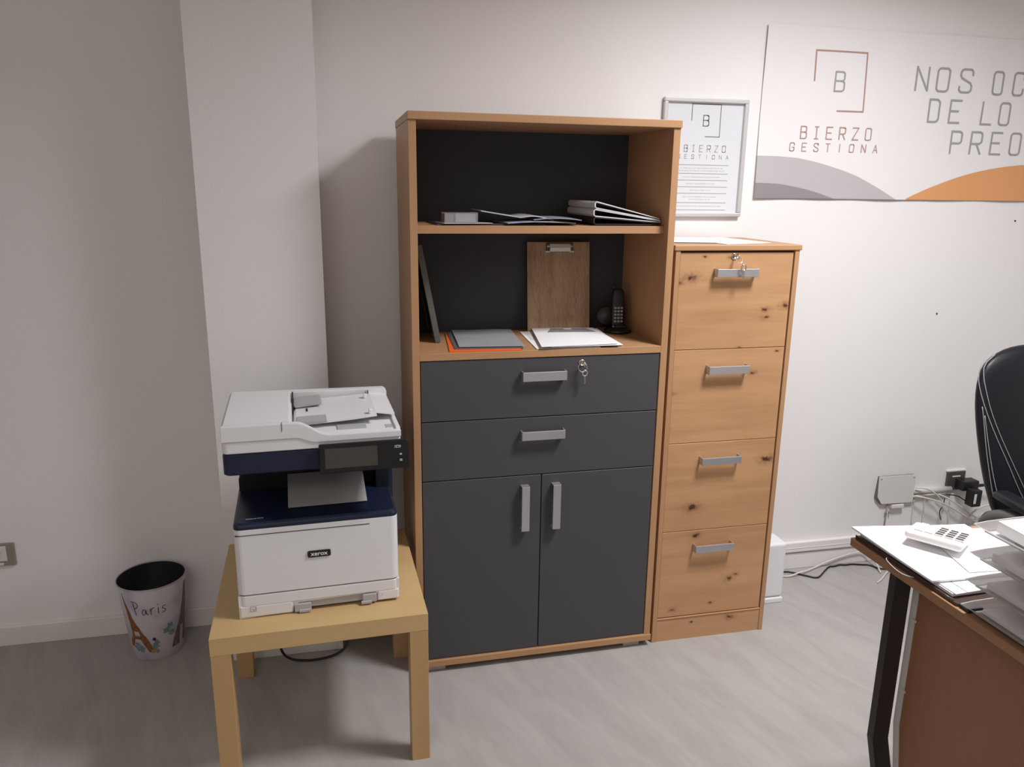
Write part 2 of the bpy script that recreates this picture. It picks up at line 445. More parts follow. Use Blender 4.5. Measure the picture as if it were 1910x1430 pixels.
def bar_handle(parent, x0, x1, z0, z1, y, proj, vert=False):
    b = MB().box(x0, x1, y - proj, y - proj + .006, z0, z1, .0012, 2)
    if vert:
        b.box(x0, x1, y - proj + .004, y, z0, z0 + .004); b.box(x0, x1, y - proj + .004, y, z1 - .004, z1)
    else:
        b.box(x0, x0 + .004, y - proj + .004, y, z0, z1); b.box(x1 - .004, x1, y - proj + .004, y, z0, z1)
    return b.build('handle', ALU, parent)
def lock(parent, x, z, y):
    b = MB(); b.lathe([(.011, 0), (.011, .002), (.009, .004), (.0075, .004), (.0075, .003), (0, .003)], 24)
    m = Matrix.Translation((x, y, z)) @ Matrix.Rotation(PI / 2, 4, 'X'); b.v = [tuple(m @ Vector(p)) for p in b.v]
    return b.build('lock', CHROME, parent)
DX0, DX1 = T + .0045, cw - T - .0045
DY = .003
d1 = MB().box(DX0, DX1, DY, DY + .018, zg1 + .0015, zs2 - .024, .001, 1).build('drawer', CHARC, cab)
bar_handle(d1, .335, .475, .978, 1.007, DY, .026); lock(d1, .529, 1.026, DY)
d2 = MB().box(DX0, DX1, DY, DY + .018, zg2 + .0015, zg1 - .0015, .001, 1).build('drawer', CHARC, cab)
bar_handle(d2, .335, .475, .789, .817, DY, .026)
dl = MB().box(DX0, cw / 2 - .0015, DY, DY + .018, .0475, zg2 - .0015, .001, 1).build('door', CHARC, cab)
bar_handle(dl, .338, .364, .484, .635, DY, .026, True)
dr = MB().box(cw / 2 + .0015, DX1, DY, DY + .018, .0475, zg2 - .0015, .001, 1).build('door', CHARC, cab)
bar_handle(dr, .441, .467, .483, .635, DY, .026, True)
# dark sheet added behind the fronts, its colour paints shade into the gaps
MB().box(T + .003, cw - T - .003, .024, .034, .046, zs2 - .024).build('gap_shade_sheet', GAP, cab)

def key_ring(name, label, loc, rz, kz, rad=.011):
    t = thing(name, label, 'keys', loc, rz)
    # key in the lock: bow seen edge on
    b = MB(); b.tube([(0, -.002, 0), (0, -.018, 0)], .0022, 8)
    pts = [(0, -.024 + .008 * math.cos(a), .008 * math.sin(a)) for a in [2 * PI * k / 20 for k in range(20)]]
    b.tube(pts, .0022, 6, closed=True); b.build('inserted_key', CHROME, t)
    b = MB(); pts = [(-.004 + rad * math.cos(a), -.023 + .004 * math.sin(a), -.010 + rad * math.sin(a)) for a in [2 * PI * k / 24 for k in range(24)]]
    b.tube(pts, .0011, 6, closed=True); b.build('ring', CHROME, t)
    b = MB()
    pts = [(.004 + .0075 * math.cos(a), -.023, -.029 + .009 * math.sin(a)) for a in [2 * PI * k / 20 for k in range(20)]]
    b.tube(pts, .0024, 6, closed=True)
    b.box(.0015, .0065, -.0245, -.0215, kz, -.036, .0008, 1)
    for k in range(3): b.box(.006, .0085, -.0242, -.0218, kz + .004 + k * .006, kz + .007 + k * .006)
    b.build('hanging_key', CHROME, t)
    return t
key_ring('key_ring', 'silver keys on a ring hanging from the top charcoal drawer lock', (.2109 + .529, 2.2535 + .008, 1.026), 0, -.064, .014)

# ------------------------------------------------------------------ things on the top shelf
sz1 = zs1
SH1 = sz1 + .0005
# dark blue flat folder
def slab(name, cx, cy, w, d, z0, z1, rz, m, label, cat, group=None, bev=.0006, r=0):
    b = MB().box(-w / 2, w / 2, -d / 2, d / 2, 0, z1 - z0, bev, 1)
    o = b.build(name, m); o.location = (cx, cy, z0); o.rotation_euler = (0, 0, rz)
    return tag(o, label, cat, group)
NAVF = mat('navy_folder_card', (.03, .03, .075), .5)
slab('flat_folder', .46, 2.44, .33, .23, SH1, SH1 + .004, .02, NAVF, 'thin navy folder lying flat under the card box on the upper shelf', 'folder')
slab('leaflet', .385, 2.36, .15, .10, SH1 + .0045, SH1 + .006, .15, PAPER2, 'pale leaflet lying under the clear card box on the upper shelf', 'leaflet')
CLEAR = mat('clear_plastic', (.85, .85, .88), .08, trans=.85, alpha=1, ior=1.3)
t = thing('card_box', 'clear plastic box of white business cards on the upper shelf', 'box', (.322, 2.325, SH1 + .0065), .03)
b = MB()
for (x0, x1, y0, y1) in ((0, .1, 0, .0012), (0, .1, .0588, .06), (0, .0012, 0, .06), (.0988, .1, 0, .06)): b.box(x0, x1, y0, y1, 0, .028)
b.box(0, .1, 0, .06, 0, .0012); b.box(-.0006, .1006, -.0006, .0606, .0262, .0295, .0004, 1)
b.build('plastic_case', CLEAR, t)
b = MB()
for k in range(14): b.box(.034 + .0003 * (k % 3), .094 + .0004 * (k % 2), .004, .056, .002 + k * .0017, .0034 + k * .0017)
b.build('business_cards', PAPER, t)
b = MB(); b.box(.0035, .028, .006, .054, .002, .024); b.build('brown_card_stack', mat('kraft_card', (.42, .34, .30), .7), t)
# curled magazines
def curl_sheet(name, x0, x1, y0, y1, zf, th, m, label, cat, n=22, yaw=0, group=None, mi2=None):
    top = []; bot = []
    V = []; F = []
    cx, cyy = (x0 + x1) / 2, (y0 + y1) / 2
    for i in range(n + 1):
        x = x0 + (x1 - x0) * i / n; z = zf(i / n)
        for y in (y0, y1):
            for dz in (0, th):
                V.append((x - cx, y - cyy, z + dz))
    for i in range(n):
        a = i * 4; c = a + 4
        F += [(a, c, c + 2, a + 2), (a + 1, a + 3, c + 3, c + 1), (a, a + 1, c + 1, c), (a + 2, c + 2, c + 3, a + 3)]
    F += [(0, 2, 3, 1), (n * 4, n * 4 + 1, n * 4 + 3, n * 4 + 2)]
    o = MB().add(V, F).build(name, m); o.location = (cx, cyy, 0); o.rotation_euler = (0, 0, yaw)
    return tag(o, label, cat, group)
MAG = mat('magazine_cover', (.50, .50, .54), .3, vary=.35, vscale=25)
MAG2 = mat('magazine_cover_blue', (.32, .34, .42), .3, vary=.5, vscale=40)
curl_sheet('magazine', .437, .66, 2.33, 2.55, lambda t: SH1 + .0125 + .027 * (1 - min(1, t * 1.15)) ** 1.15 + .010 * math.sin(max(0, t - .55) * 2.2 * PI) * (t > .55), .003, MAG, 'grey magazine with a raised curled left edge on the upper shelf', 'magazine', yaw=-.04)
curl_sheet('brochure', .50, .715, 2.30, 2.50, lambda t: SH1 + .0055 + .009 * math.sin(PI * t) * .5, .003, MAG2, 'bluish brochure lying flat below the curled grey magazine', 'brochure', yaw=.05)
curl_sheet('brochure', .60, .745, 2.296, 2.49, lambda t: SH1 + .0155 + .005 * math.sin(PI * t), .002, MAG2, 'small patterned brochure overlapping toward the shelf edge beside the binders', 'brochure', yaw=-.12)
# ring binders: profile swept along depth
def wedge_binder(name, zb, hl, x0, x1, ztip, m, inner, label, group):
    t = thing(name, label, 'binder', (0, 0, 0), 0, group)
    y0, y1 = 2.312, 2.59; th = .0035; r = .006
    zt = zb + hl
    out = [(x1, ztip), (x0 + r, zb), (x0, zb + r), (x0, zt - r), (x0 + r, zt), (x1, ztip + .006)]
    inn = [(x1, ztip + .006 - th * .7), (x0 + r, zt - th), (x0 + th, zt - r), (x0 + th, zb + r), (x0 + r, zb + th), (x1, ztip + th * .6)]
    MB().prism(out + inn, y0, y1, 'y').build('cover', m, t)
    MB().prism([(x0 + .006, zb + .006), (x0 + .006, zt - .006), (x0 + .05, zt - .010), (x0 + .05, zb + .005)], y0 + .07, y1 - .03, 'y').build('ring_mechanism', inner, t)
    return t
BWH = mat('binder_white', (.62, .62, .63), .35); BLK2 = mat('binder_inner_black', (.015, .014, .016), .6)
wedge_binder('ring_binder', SH1 + .002, .024, .778, .995, SH1 + .003, mat('binder_black', (.02, .019, .022), .5), BLK2, 'black ring binder at the bottom of the stack on upper shelf', 'ring binders stacked on the upper shelf')
wedge_binder('ring_binder', SH1 + .0265, .0235, .777, .997, SH1 + .0095, BWH, BLK2, 'white ring binder in the middle of the upper shelf stack', 'ring binders stacked on the upper shelf')
wedge_binder('ring_binder', SH1 + .0505, .0225, .780, .993, SH1 + .0165, BWH, BLK2, 'white ring binder on top of the upper shelf stack', 'ring binders stacked on the upper shelf')

# ------------------------------------------------------------------ things on the lower open shelf
SH2 = zs2 + .0005
# framed board leaning on the left side
t = thing('picture_frame', 'thin grey-framed board leaning against the left inside of cabinet', 'frame', (.320, 2.415, SH2), 0)
lean = Matrix.Rotation(math.radians(-10.5), 4, 'Y')
FG = mat('frame_grey', (.105, .107, .104), .5)
b = MB()
for (y0, y1, z0, z1) in ((0, .19, 0, .018), (0, .19, .292, .31), (0, .018, .018, .292), (.172, .19, .018, .292)): b.box(-.018, 0, y0, y1, z0, z1, .001, 1, mtx=lean)
b.build('frame', FG, t)
MB().box(-.014, -.006, .015, .175, .015, .295, mtx=lean).build('back_board', mat('frame_back', (.03, .028, .026), .7), t)
t.location.z += .0032
ORG = mat('orange_card', (.80, .135, .02), .6)
def quad_sheet(name, P, z, th, m, label, cat, wav=0, n=10, mats=None, extra=None):
    """sheet with four given corners (near-left, near-right, far-right, far-left)"""
    V = []; F = []
    P = [Vector(p) for p in P]; c = sum(P, Vector((0, 0))) / 4
    ph = random.random() * 6
    def q(u, v):
        a = P[0].lerp(P[1], u); d = P[3].lerp(P[2], u); return a.lerp(d, v) - c
    for k in (0, 1):
        for i in range(n + 1):
            for j in range(n + 1):
                u, v = i / n, j / n; p = q(u, v)
                zz = wav * (.5 + .5 * math.sin(u * 5 + ph) * math.cos(v * 4 + ph * 2)) + k * th
                V.append((p.x, p.y, zz))
    w = n + 1; o2 = w * w
    for i in range(n):
        for j in range(n):
            a = i * w + j
            F.append((a, a + 1, a + w + 1, a + w)); F.append((o2 + a, o2 + a + w, o2 + a + w + 1, o2 + a + 1))
    def side(idx):
        for a, b_ in zip(idx, idx[1:]): F.append((a, b_, o2 + b_, o2 + a))
    side([i * w for i in range(w)]); side([n * w + j for j in range(w)]); side([i * w + n for i in range(w)][::-1]); side([j for j in range(w)][::-1])
    mb = MB().add(V, F)
    if extra: extra(mb, lambda u, v, d: Vector((*q(u, v), wav * (.5 + .5 * math.sin(u * 5 + ph) * math.cos(v * 4 + ph * 2)) + th + d)))
    o = mb.build(name, mats or m); o.location = (c.x, c.y, z)
    return tag(o, label, cat)
quad_sheet('folder', [(.326, 2.268), (.546, 2.258), (.577, 2.572), (.356, 2.582)], SH2, .003, ORG, 'bright orange card folder under a grey plastic sleeve on the shelf', 'folder')
quad_sheet('folder', [(.345, 2.290), (.556, 2.276), (.577, 2.560), (.362, 2.590)], SH2 + .0033, .002, mat('dark_grey_card', (.12, .115, .12), .5), 'dark grey folder showing a strip between orange folder and plastic sleeve', 'folder')
SLV = mat('grey_sleeve', (.40, .405, .43), .28, vary=.15, vscale=14)
quad_sheet('plastic_sleeve', [(.360, 2.302), (.563, 2.284), (.581, 2.570), (.381, 2.602)], SH2 + .0058, .0012, SLV, 'creased translucent grey plastic sleeve on top of the orange folder', 'sleeve', .004)
def print_lines(mb, m):
    for k in range(9):
        v = .92 - k * .05
        for j in range(6): 
            u0 = .05 + j * .035
            mb.strip([(u0, v), (u0 + .022, v)], [(u0, v - .018), (u0 + .022, v - .018)], m, 0, .0003, 1)
    for k in range(12): mb.strip([(.30, .9 - k * .06), (.30 + .1 + .2 * random.random(), .9 - k * .06)], [(.30, .892 - k * .06), (.40, .892 - k * .06)], m, 0, .0003, 2)
quad_sheet('paper_sheet', [(.595, 2.268), (.80, 2.262), (.815, 2.555), (.611, 2.562)], SH2, .0015, None, 'white printed sheet showing its left margin under the pile beside clipboard', 'paper', .001, mats=[PAPER, INKG, INKL], extra=print_lines)
quad_sheet('paper_sheet', [(.664, 2.268), (.878, 2.274), (.886, 2.562), (.67, 2.56)], SH2 + .003, .0015, PAPER, 'white sheet whose right corners stick out toward the cordless phone', 'paper', .001)
quad_sheet('paper_sheet', [(.640, 2.256), (.862, 2.256), (.884, 2.545), (.660, 2.56)], SH2 + .0062, .0012, PAPER, 'white paper with a curled front edge lying above another sheet', 'paper', .002)
def photo_patch(mb, m):
    mb.strip([(.30, .96), (.86, .96)], [(.20, .72), (.96, .72)], m, 0, .0004, 1)
    mb.strip([(.5, .94), (.62, .94)], [(.5, .88), (.62, .88)], m, 0, .0007, 0)
quad_sheet('printed_page', [(.606, 2.250), (.858, 2.262), (.870, 2.552), (.655, 2.572)], SH2 + .010, .0012, None, 'topmost white page with a dark grey printed rectangle in front of clipboard', 'paper', .001, mats=[PAPER, INKG], extra=photo_patch)
# clipboard
def clipwood():
    m = wood('clipboard_wood', (.46, .31, .18, 1), (.20, .115, .06, 1), 'z', 13, 1.0, fine=.5)
    return m
t = thing('clipboard', 'wooden clipboard with a metal clip standing against the dark back panel', 'clipboard', (.640, 2.565, SH2), -.03)
lean2 = Matrix.Rotation(math.radians(-6.5), 4, 'X')
t.location.z += .0006
MB().prism([(0, 0), (.220, 0), (.220, .3035), (.2195, .304), (.0005, .304), (0, .3035)], 0, .004, 'y', mtx=lean2).build('board', clipwood(), t)
b = MB().box(.066, .160, -.004, -.0005, .270, .302, .001, 1, mtx=lean2)
cl = b.build('clip', mat('clip_dark_metal', (.10, .09, .085), .35, metal=.8), t)
b = MB().prism([(0, .271), (-.011, .273), (-.013, .284), (-.010, .297), (0, .300)], .077, .149, 'x', mtx=Matrix.Translation((0, -.003, 0)) @ lean2)
b.box(.063, .078, -.006, -.003, .269, .274, mtx=lean2); b.box(.148, .163, -.006, -.003, .269, .274, mtx=lean2)
b.tube([tuple(lean2 @ Vector((.068, -.006, .29))), tuple(lean2 @ Vector((.158, -.006, .29)))], .0035, 10)
b.build('spring_clip', mat('nickel', (.66, .64, .60), .4, metal=.25), cl)
# cordless phone
t = thing('cordless_phone', 'black cordless phone upright in its round charging base in the cabinet corner', 'phone', (.948, 2.515, SH2), -.15)
b = MB()
b.lathe([(.046, 0), (.048, .004), (.047, .010), (.040, .015), (0, .017)], 40)
b.box(-.024, .030, -.012, .026, .010, .028, .008, 3); b.build('charging_base', GLOSSB, t)
b = MB()
secs = []
for (z, w, d, yo) in ((.014, .019, .010, .002), (.03, .022, .012, .003), (.07, .0235, .0125, .007), (.105, .0225, .012, .011), (.125, .021, .011, .013), (.142, .019, .010, .015), (.148, .013, .007, .016)):
    secs.append([(w * math.copysign(abs(math.cos(a)) ** .55, math.cos(a)), yo + d * math.copysign(abs(math.sin(a)) ** .55, math.sin(a)), z) for a in [2 * PI * k / 28 for k in range(28)]])
b.loft(secs); hs = b.build('handset', BLK, t)
b = MB().box(-.015, .015, -.0035, .002, .100, .128, .0015, 2, mtx=Matrix.Rotation(-.06, 4, 'X')); b.build('display', mat('lcd_grey', (.22, .24, .25), .2), hs)
KEYM = mat('keypad_grey', (.33, .33, .34), .35)
b = MB()
for r in range(5):
    for c in range(3): b.box(-.0155 + c * .011, -.0155 + c * .011 + .008, -.0115 + r * .001, -.006 + r * .001, .036 + r * .0115, .036 + r * .0115 + .0065, .001, 1)
b.build('keypad', KEYM, hs)
MB().tube([(-.014, .018, .145), (-.014, .019, .166)], [.0045, .0035], 10).build('antenna', BLK, hs)
b = MB(); b.tube([(-.040, .012, .055), (-.040, .028, .055)], .030, 32); b.build('speaker_disc', mat('dark_speaker', (.035, .034, .036), .5), t)

# ------------------------------------------------------------------ filing cabinet
KN = [(.064,1.284,.010),(.023,1.269,.007),(.334,1.178,.006),(.337,1.151,.005),(.405,1.189,.008),(.191,1.346,.004),(.108,1.349,.003),(.308,.967,.005),(.252,1.054,.003),(.392,1.037,.003),(.024,.907,.004),(.389,.658,.010),(.122,.499,.011),(.148,.396,.007),(.424,.511,.003),(.287,.219,.008),(.312,.233,.005),(.079,.118,.005),(.223,.131,.004),(.302,.067,.007),(.154,.063,.003),(.019,.788,.003)]
FOAK = wood('knotty_oak_front', (.52, .295, .150, 1), (.30, .15, .07, 1), 'x', 7, .8, knots=KN, fine=.18)
fil = thing('filing_cabinet', 'knotty oak filing cabinet with four stacked drawers beside the tall cabinet', 'cabinet', (1.0318, 2.2728, 0), 0)
fw, fd, fh = .4422, .386, 1.3857
MB().box(0, fw, -.004, fd, fh - .018, fh, .003, 2).build('top_panel', OAK_H, fil)
for x0 in (.006, fw - .022): MB().box(x0, x0 + .016, 0, fd, 0, fh - .018, .0006, 1).build('side_panel', OAK_V, fil)
MB().box(.022, fw - .022, fd - .006, fd, 0, fh - .018).build('back_panel', OAK_H, fil)
MB().box(.022, fw - .022, .012, .022, .002, fh - .02).build('gap_shade_sheet', mat('oak_gap_shade', (.09, .04, .02), .8), fil)  # added dark sheet, its colour stands in for shade between the drawers
b = MB().box(.0225, fw - .0225, .002, .016, 0, .086, .0006, 1); b.box(.0225, fw - .0225, -.001, .014, .086, .0885, .0006, 1)
b.build('plinth', FOAK, fil)
zz = [.0905, .4159, .7334, 1.0507, 1.3655]
hz = [(.341, .367), (.660, .685), (.971, .998), (1.286, 1.312)]
for k in range(4):
    d = MB().box(.0235, fw - .025, .004, .020, zz[k] + .001, zz[k + 1] - .001 - (.003 if k == 3 else 0), .001, 1).build('drawer', FOAK, fil)
    bar_handle(d, .138 + .003 * (k == 3), .281 + .003 * (k == 3), hz[k][0], hz[k][1], .004, .028)
    if k == 3: lock(d, .208, 1.350, .004)
t = key_ring('key_ring', 'silver keys hanging over the top handle of the knotty filing cabinet', (1.0318 + .208, 2.2728 + .004, 1.350), 0, -.066, .010)
for ch in t.children:
    if ch.name.startswith('ring'): ch.location = (.004, -.010, 0)
    if ch.name.startswith('hanging'): ch.location = (.010, -.016, -.004)
for (P, z, l) in (([(1.215, 2.285), (1.405, 2.345), (1.378, 2.64), (1.178, 2.58)], fh + .0006, 'white paper sheet lying at an angle on top of the filing cabinet'), ([(1.050, 2.37), (1.255, 2.33), (1.30, 2.60), (1.095, 2.64)], fh + .0022, 'second white sheet on filing cabinet top, nearer the tall cabinet')):
    quad_sheet('paper_sheet', P, z, .001, PAPER, l, 'paper')

# ------------------------------------------------------------------ side table
tab = thing('side_table', 'square birch side table with thick legs carrying the printer', 'table', (-.3445, 1.8461, 0), .0274)
MB().box(0, .55, 0, .55, .40, .45, .001, 1).build('tabletop', BIRCH, tab)
for x in (0, .5):
    for y in (0, .5):
        MB().box(x + .0004, x + .0496, y + .0004, y + .0496, 0, .4, .001, 1).build('leg', BIRCH_L, tab)

# ------------------------------------------------------------------ printer
pr = thing('multifunction_printer', 'white and navy multifunction laser printer standing on the birch side table', 'printer', (-.278, 1.924, .4505), .0482)
PW, PD = .416, .40
# lower housing with bowed corners
def rr(x0, x1, y0, y1, r, n=5, rb=.006):
    P = []
    for cx, cyy, a0, q in ((x1 - rb, y1 - rb, 0, rb), (x0 + rb, y1 - rb, 90, rb), (x0 + r, y0 + r, 180, r), (x1 - r, y0 + r, 270, r)):
        for k in range(n + 1):
            a = math.radians(a0 + 90 * k / n); P.append((cx + q * math.cos(a), cyy + q * math.sin(a)))
    return P
def sect(P, z, sc=0):
    return [(x, y, z) for x, y in P]
def rprism(b, x0, x1, y0, y1, r, z0, z1, e=.003, mi=0):
    b.loft([sect(rr(x0 + e, x1 - e, y0 + e, y1 - e, r), z0), sect(rr(x0, x1, y0, y1, r), z0 + e), sect(rr(x0, x1, y0, y1, r), z1 - e), sect(rr(x0 + e, x1 - e, y0 + e, y1 - e, r), z1)], mi, smooth=False)
b = MB(); rprism(b, 0, PW, 0, PD, .018, .067, .250, .002)
body = b.build('front_cover', PWHITE, pr)
MB().box(.004, .341, -.0008, .006, .2335, .2352).build('cover_seam', GAP, body)
# paper tray with the scooped recess
pts = [(0, .0), (.100, .003), (.135, .004), (.137, .020), (.150, .028), (.330, .032), (.352, .032), (.356, .026), (.356, .006), (.405, .006), (.412, .014), (PW, .022), (PW, .0645), (0, .0645)]
b = MB().prism([(x, z) for x, z in pts], .004, PD, 'y')
tray = b.build('paper_tray', PWHITE, pr)
b = MB(); rprism(b, .001, PW - .001, .001, .03, .016, .034, .0645, .002)
b.box(.0015, .135, .0012, .02, .002, .036, .004, 2); b.box(.357, PW - .0015, .0012, .02, .006, .036, .004, 2)
b.build('tray_front', PWHITE, tray)
b = MB().box(.138, .182, -.002, .03, .003, .026, .002, 2); b.box(.150, .180, -.006, .002, .002, .010, .001, 1); b.build('tray_latch', PGREY, tray)
b = MB().box(.316, .354, -.002, .03, .006, .030, .002, 2); b.box(.312, .340, -.006, .002, .004, .012, .001, 1); b.build('tray_latch', PGREY, tray)
MB().box(.152, .345, .008, .03, .010, .033).build('tray_recess', PGREY, tray)
b = MB()
for q in ([(.028, .02), (.042, .02), (.042, .033), (.028, .033), (.028, .02)], [(.032, .027), (.036, .023), (.043, .028)]): b.stroke(q, .0011, lambda u, v, d: (u, .0005 - d, v), .0008, 0)
MKG = mat('mark_grey', (.2, .2, .22), .6)
b.build('tray_marking', MKG, tray)
MB().stroke([(.369, .020), (.369, .027)], .001, lambda u, v, d: (u, .0005 - d, v), .0008, 0).build('tray_marking', MKG, tray)
# logo badge
b = MB().box(.179, .238, -.003, .001, .1565, .1745, .004, 3, edges='y', mi=0)
V, F = font_mesh('xerox', .0165, .0003)
b.add([(.2085 + p.x * 1.05, -.0034, .166 + p.y) for p in V], F, 1)
b.build('logo_badge', [GLOSSB, WTXT], body)
# navy output cover
b = MB()
P0 = rr(0, PW, 0, PD, .018)
def tray_z(y): return .252 + .010 * min(1, y / .06) - .022 * max(0, min(1, (y - .06) / .2))
secs = [sect(rr(0, PW, 0, PD, .018), .250), sect(rr(0, PW, 0, PD, .018), .257), sect(rr(.002, PW - .002, .002, PD, .018), .262), sect(rr(.007, PW - .007, .007, PD, .018), .266)]
b.loft(secs, 0, smooth=False)
oc = b.build('output_cover', NAVY, pr)
# navy tower behind the output area + side walls
b = MB()
b.prism([(0.004, .266), (.004, .30), (.020, .33), (.024, .395), (PW - .004, .395), (PW - .004, .266)], .235, PD, 'y')
b.box(PW - .040, PW - .002, .175, .24, .262, .396, .002, 1)
b.build('rear_tower', NAVYD, pr)
MB().prism([(.100, .262), (.100, .390), (.372, .390), (.372, .262)], .230, .236, 'y').build('exit_slot', mat('slot_black', (.006, .006, .008), .7), pr)
b = MB().box(.105, .37, .165, .235, .372, .386, .002, 1); b.build('exit_lip', NAVYD, pr)
V, F = font_mesh('VersaLink C415', .0068, .0001)
m_ = MB(); m_.add([(.052 + p.x, .0295 + p.y * 1.2, .2665) for p in V], F, 0)
m_.build('model_name', WTXT, oc)
# right hand side : navy flank and white flap at the back
b = MB().prism([(PD - .17, .10), (PD - .02, .10), (PD - .02, .395), (PD - .17, .395)], PW - .003, PW + .014, 'x', bev=.002)
b.build('side_panel', NAVY, pr)
b = MB().prism([(PD - .20, .06), (PD - .015, .06), (PD - .015, .135), (PD - .20, .175)], PW, PW + .022, 'x', bev=.003)
b.build('side_flap', PWHITE, pr)
# scanner base (navy) and lid (white)
sx0, sx1, sy0, sy1 = -.010, PW + .012, -.010, .335
b = MB(); rprism(b, sx0, sx1, sy0, sy1, .014, .4, .4555, .004); b.build('scanner_base', NAVY, pr)
b = MB().prism([(PW - .07, .40), (PW + .016, .40), (PW + .016, .448), (PW - .07, .448)], .25, .38, 'y'); b.build('hinge', NAVYD, pr)
b = MB(); rprism(b, sx0, sx1, sy0, sy1, .014, .4565, .487, .002); b.build('scanner_frame', PWHITE, pr)
# lid: profile in x-z swept in depth; raised left block, sloping document tray to the right
fz = lambda x: .527 if x < .165 else (.527 - .036 * (.5 - .5 * math.cos(PI * min(1, (x - .165) / .085))))
rim = [(sx0 + (sx1 - sx0) * i / 44) for i in range(45)]
bot = lambda x: .4875 if x < .165 else (.4875 - .014 * (.5 - .5 * math.cos(PI * min(1, (x - .165) / .05))))
b = MB()
P = [(x, bot(x)) for x in rim] + [(x, fz(x)) for x in rim[::-1]]
b.prism(P, sy0 - .003, sy0 + .014, 'y', bev=.0016, seg=2)
b.prism([(sx0, .487), (.158, .487), (.158, .524), (.150, .528), (sx0 + .006, .528), (sx0, .522)], sy0 + .013, sy1 - .02, 'y', bev=0)
b.prism([(sx0, .487), (sx1, .487), (sx1, .516), (sx1 - .008, .523), (sx0 + .006, .528), (sx0, .522)], sy1 - .028, sy1, 'y', bev=.002)
b.prism([(.372, .487), (sx1, .487), (sx1, .500), (sx1 - .006, .506), (.372, .512)], sy1 - .060, sy1 - .027, 'y')
b.box(.156, sx1 - .001, sy0 + .013, sy1 - .04, .487, .4895)
lid = b.build('document_feeder', PWHITE, pr)
MB().box(sx1 - .012, sx1, sy0 + .01, sy1 - .03, .4875, .496, .002, 2).build('lid_side_rim', PWHITE, lid)
b = MB().prism([(.163, .500), (.168, .504), (.31, .510), (.375, .5145), (.375, .511), (.31, .505), (.168, .497)], .06, sy1 - .042, 'y')
b.prism([(.375, .511), (.375, .5145), (.425, .507), (.425, .503)], .09, sy1 - .05, 'y')
b.build('input_tray', PWHITE, lid)
b = MB().prism([(.162, .516), (.232, .521), (.238, .519), (.238, .513), (.166, .506)], .200, .285, 'y', bev=.002); b.build('separator_cover', PGREY, lid)
b = MB().prism([(.17, .507), (.245, .509), (.247, .5055), (.17, .500)], .055, .115, 'y', bev=.001); b.build('paper_guide', PGREY, lid)
MB().box(.195, .2, .165, .195, .503, .5065).build('guide_slot', GAP, lid)
MB().box(.355, .364, .075, .09, .5135, .526, .002, 2).build('guide_tab', PWHITE, lid); MB().box(.355, .364, .235, .25, .5135, .526, .002, 2).build('guide_tab', PWHITE, lid)
MB().box(.393, .412, .02, .05, .489, .4905, .0005, 1).build('tray_insert', PGREY, lid)
MB().box(.27, .345, .030, .07, .4892, .4925, .001, 1).build('inner_block', PGREY, lid)
MB().box(.1335, .1348, sy0 - .0040, sy0 + .012, .508, .5275).build('seam', GAP, lid); MB().box(.372, .3732, sy1 - .05, sy1 - .03, .5, .5212).build('seam', GAP, lid)
MB().box(.159, .163, .195, .30, .500, .5285).build('seam', GAP, lid)
# control panel
pan = Matrix.Translation((0, sy0, 0)) @ Matrix.Rotation(math.radians(-9), 4, 'X')
b = MB(); T0 = Matrix.Translation((.220, sy0 - .036, .4)) @ Matrix.Rotation(math.radians(-13), 4, 'X')
b.box(0, .224, 0, .016, 0, .074, .003, 2, mtx=T0)
b.box(.01, .2, .012, .035, .005, .055, .002, 1, mtx=T0)
cp = b.build('control_panel', mat('panel_charcoal', (.009, .0085, .009), .35, spec=.35), pr)
MB().box(.014, .144, -.0008, .002, .012, .062, mtx=T0).build('touch_screen', GLOSS, cp)
b = MB()
for (x, z, w, h) in ((.196, .056, .010, .006), (.203, .036, .005, .004), (.203, .021, .006, .005)):
    b.box(x - w / 2, x + w / 2, -.0006, .001, z - h / 2, z + h / 2, mtx=T0)
    b.box(x - w / 2 + .0014, x + w / 2 - .0014, -.0010, .001, z - h / 2 + .0014, z + h / 2 - .0014, mi=1, mtx=T0)
b.stroke([(.189, .053), (.189, .059)], .0008, lambda u, v, d: T0 @ Vector((u, -d, v)), .0007, 0); b.stroke([(.2035, .053), (.2035, .059)], .0008, lambda u, v, d: T0 @ Vector((u, -d, v)), .0007, 0)
b.build('panel_button', [mat('icon_white', (.6, .6, .62), .5), BLK], cp)
# sheet in the output slot
o = MB().box(0, .207, 0, .15, 0, .0012).build('printout_sheet', mat('printout_shaded', (.40, .39, .39), .7))  # paper toned grey: shade of the output bay put into its colour
o.parent = None
tag(o, 'sheet of paper lying in the dark output bay of the printer', 'paper')
o.matrix_world = Matrix.Translation((-.278, 1.924, .4505)) @ Matrix.Rotation(.0482, 4, 'Z') @ Matrix.Translation((.136, .075, .2685)) @ Matrix.Rotation(math.radians(16), 4, 'X')
# power cord looping down below the table
b = MB()
b.tube([(-.235, 2.405, .30), (-.236, 2.405, .15), (-.228, 2.405, .06), (-.215, 2.405, .028), (-.19, 2.405, .010), (-.15, 2.400, .0045), (-.10, 2.395, .0065), (-.045, 2.40, .014), (-.016, 2.41, .030), (-.004, 2.42, .06), (.00, 2.43, .15), (-.02, 2.43, .30)], .0042, 10, smooth_path=2)
iv = (Matrix.Translation((-.278, 1.924, .4505)) @ Matrix.Rotation(.0482, 4, 'Z')).inverted()
b.v = [tuple(iv @ Vector(p)) for p in b.v]; b.build('power_cord', BLK, pr)

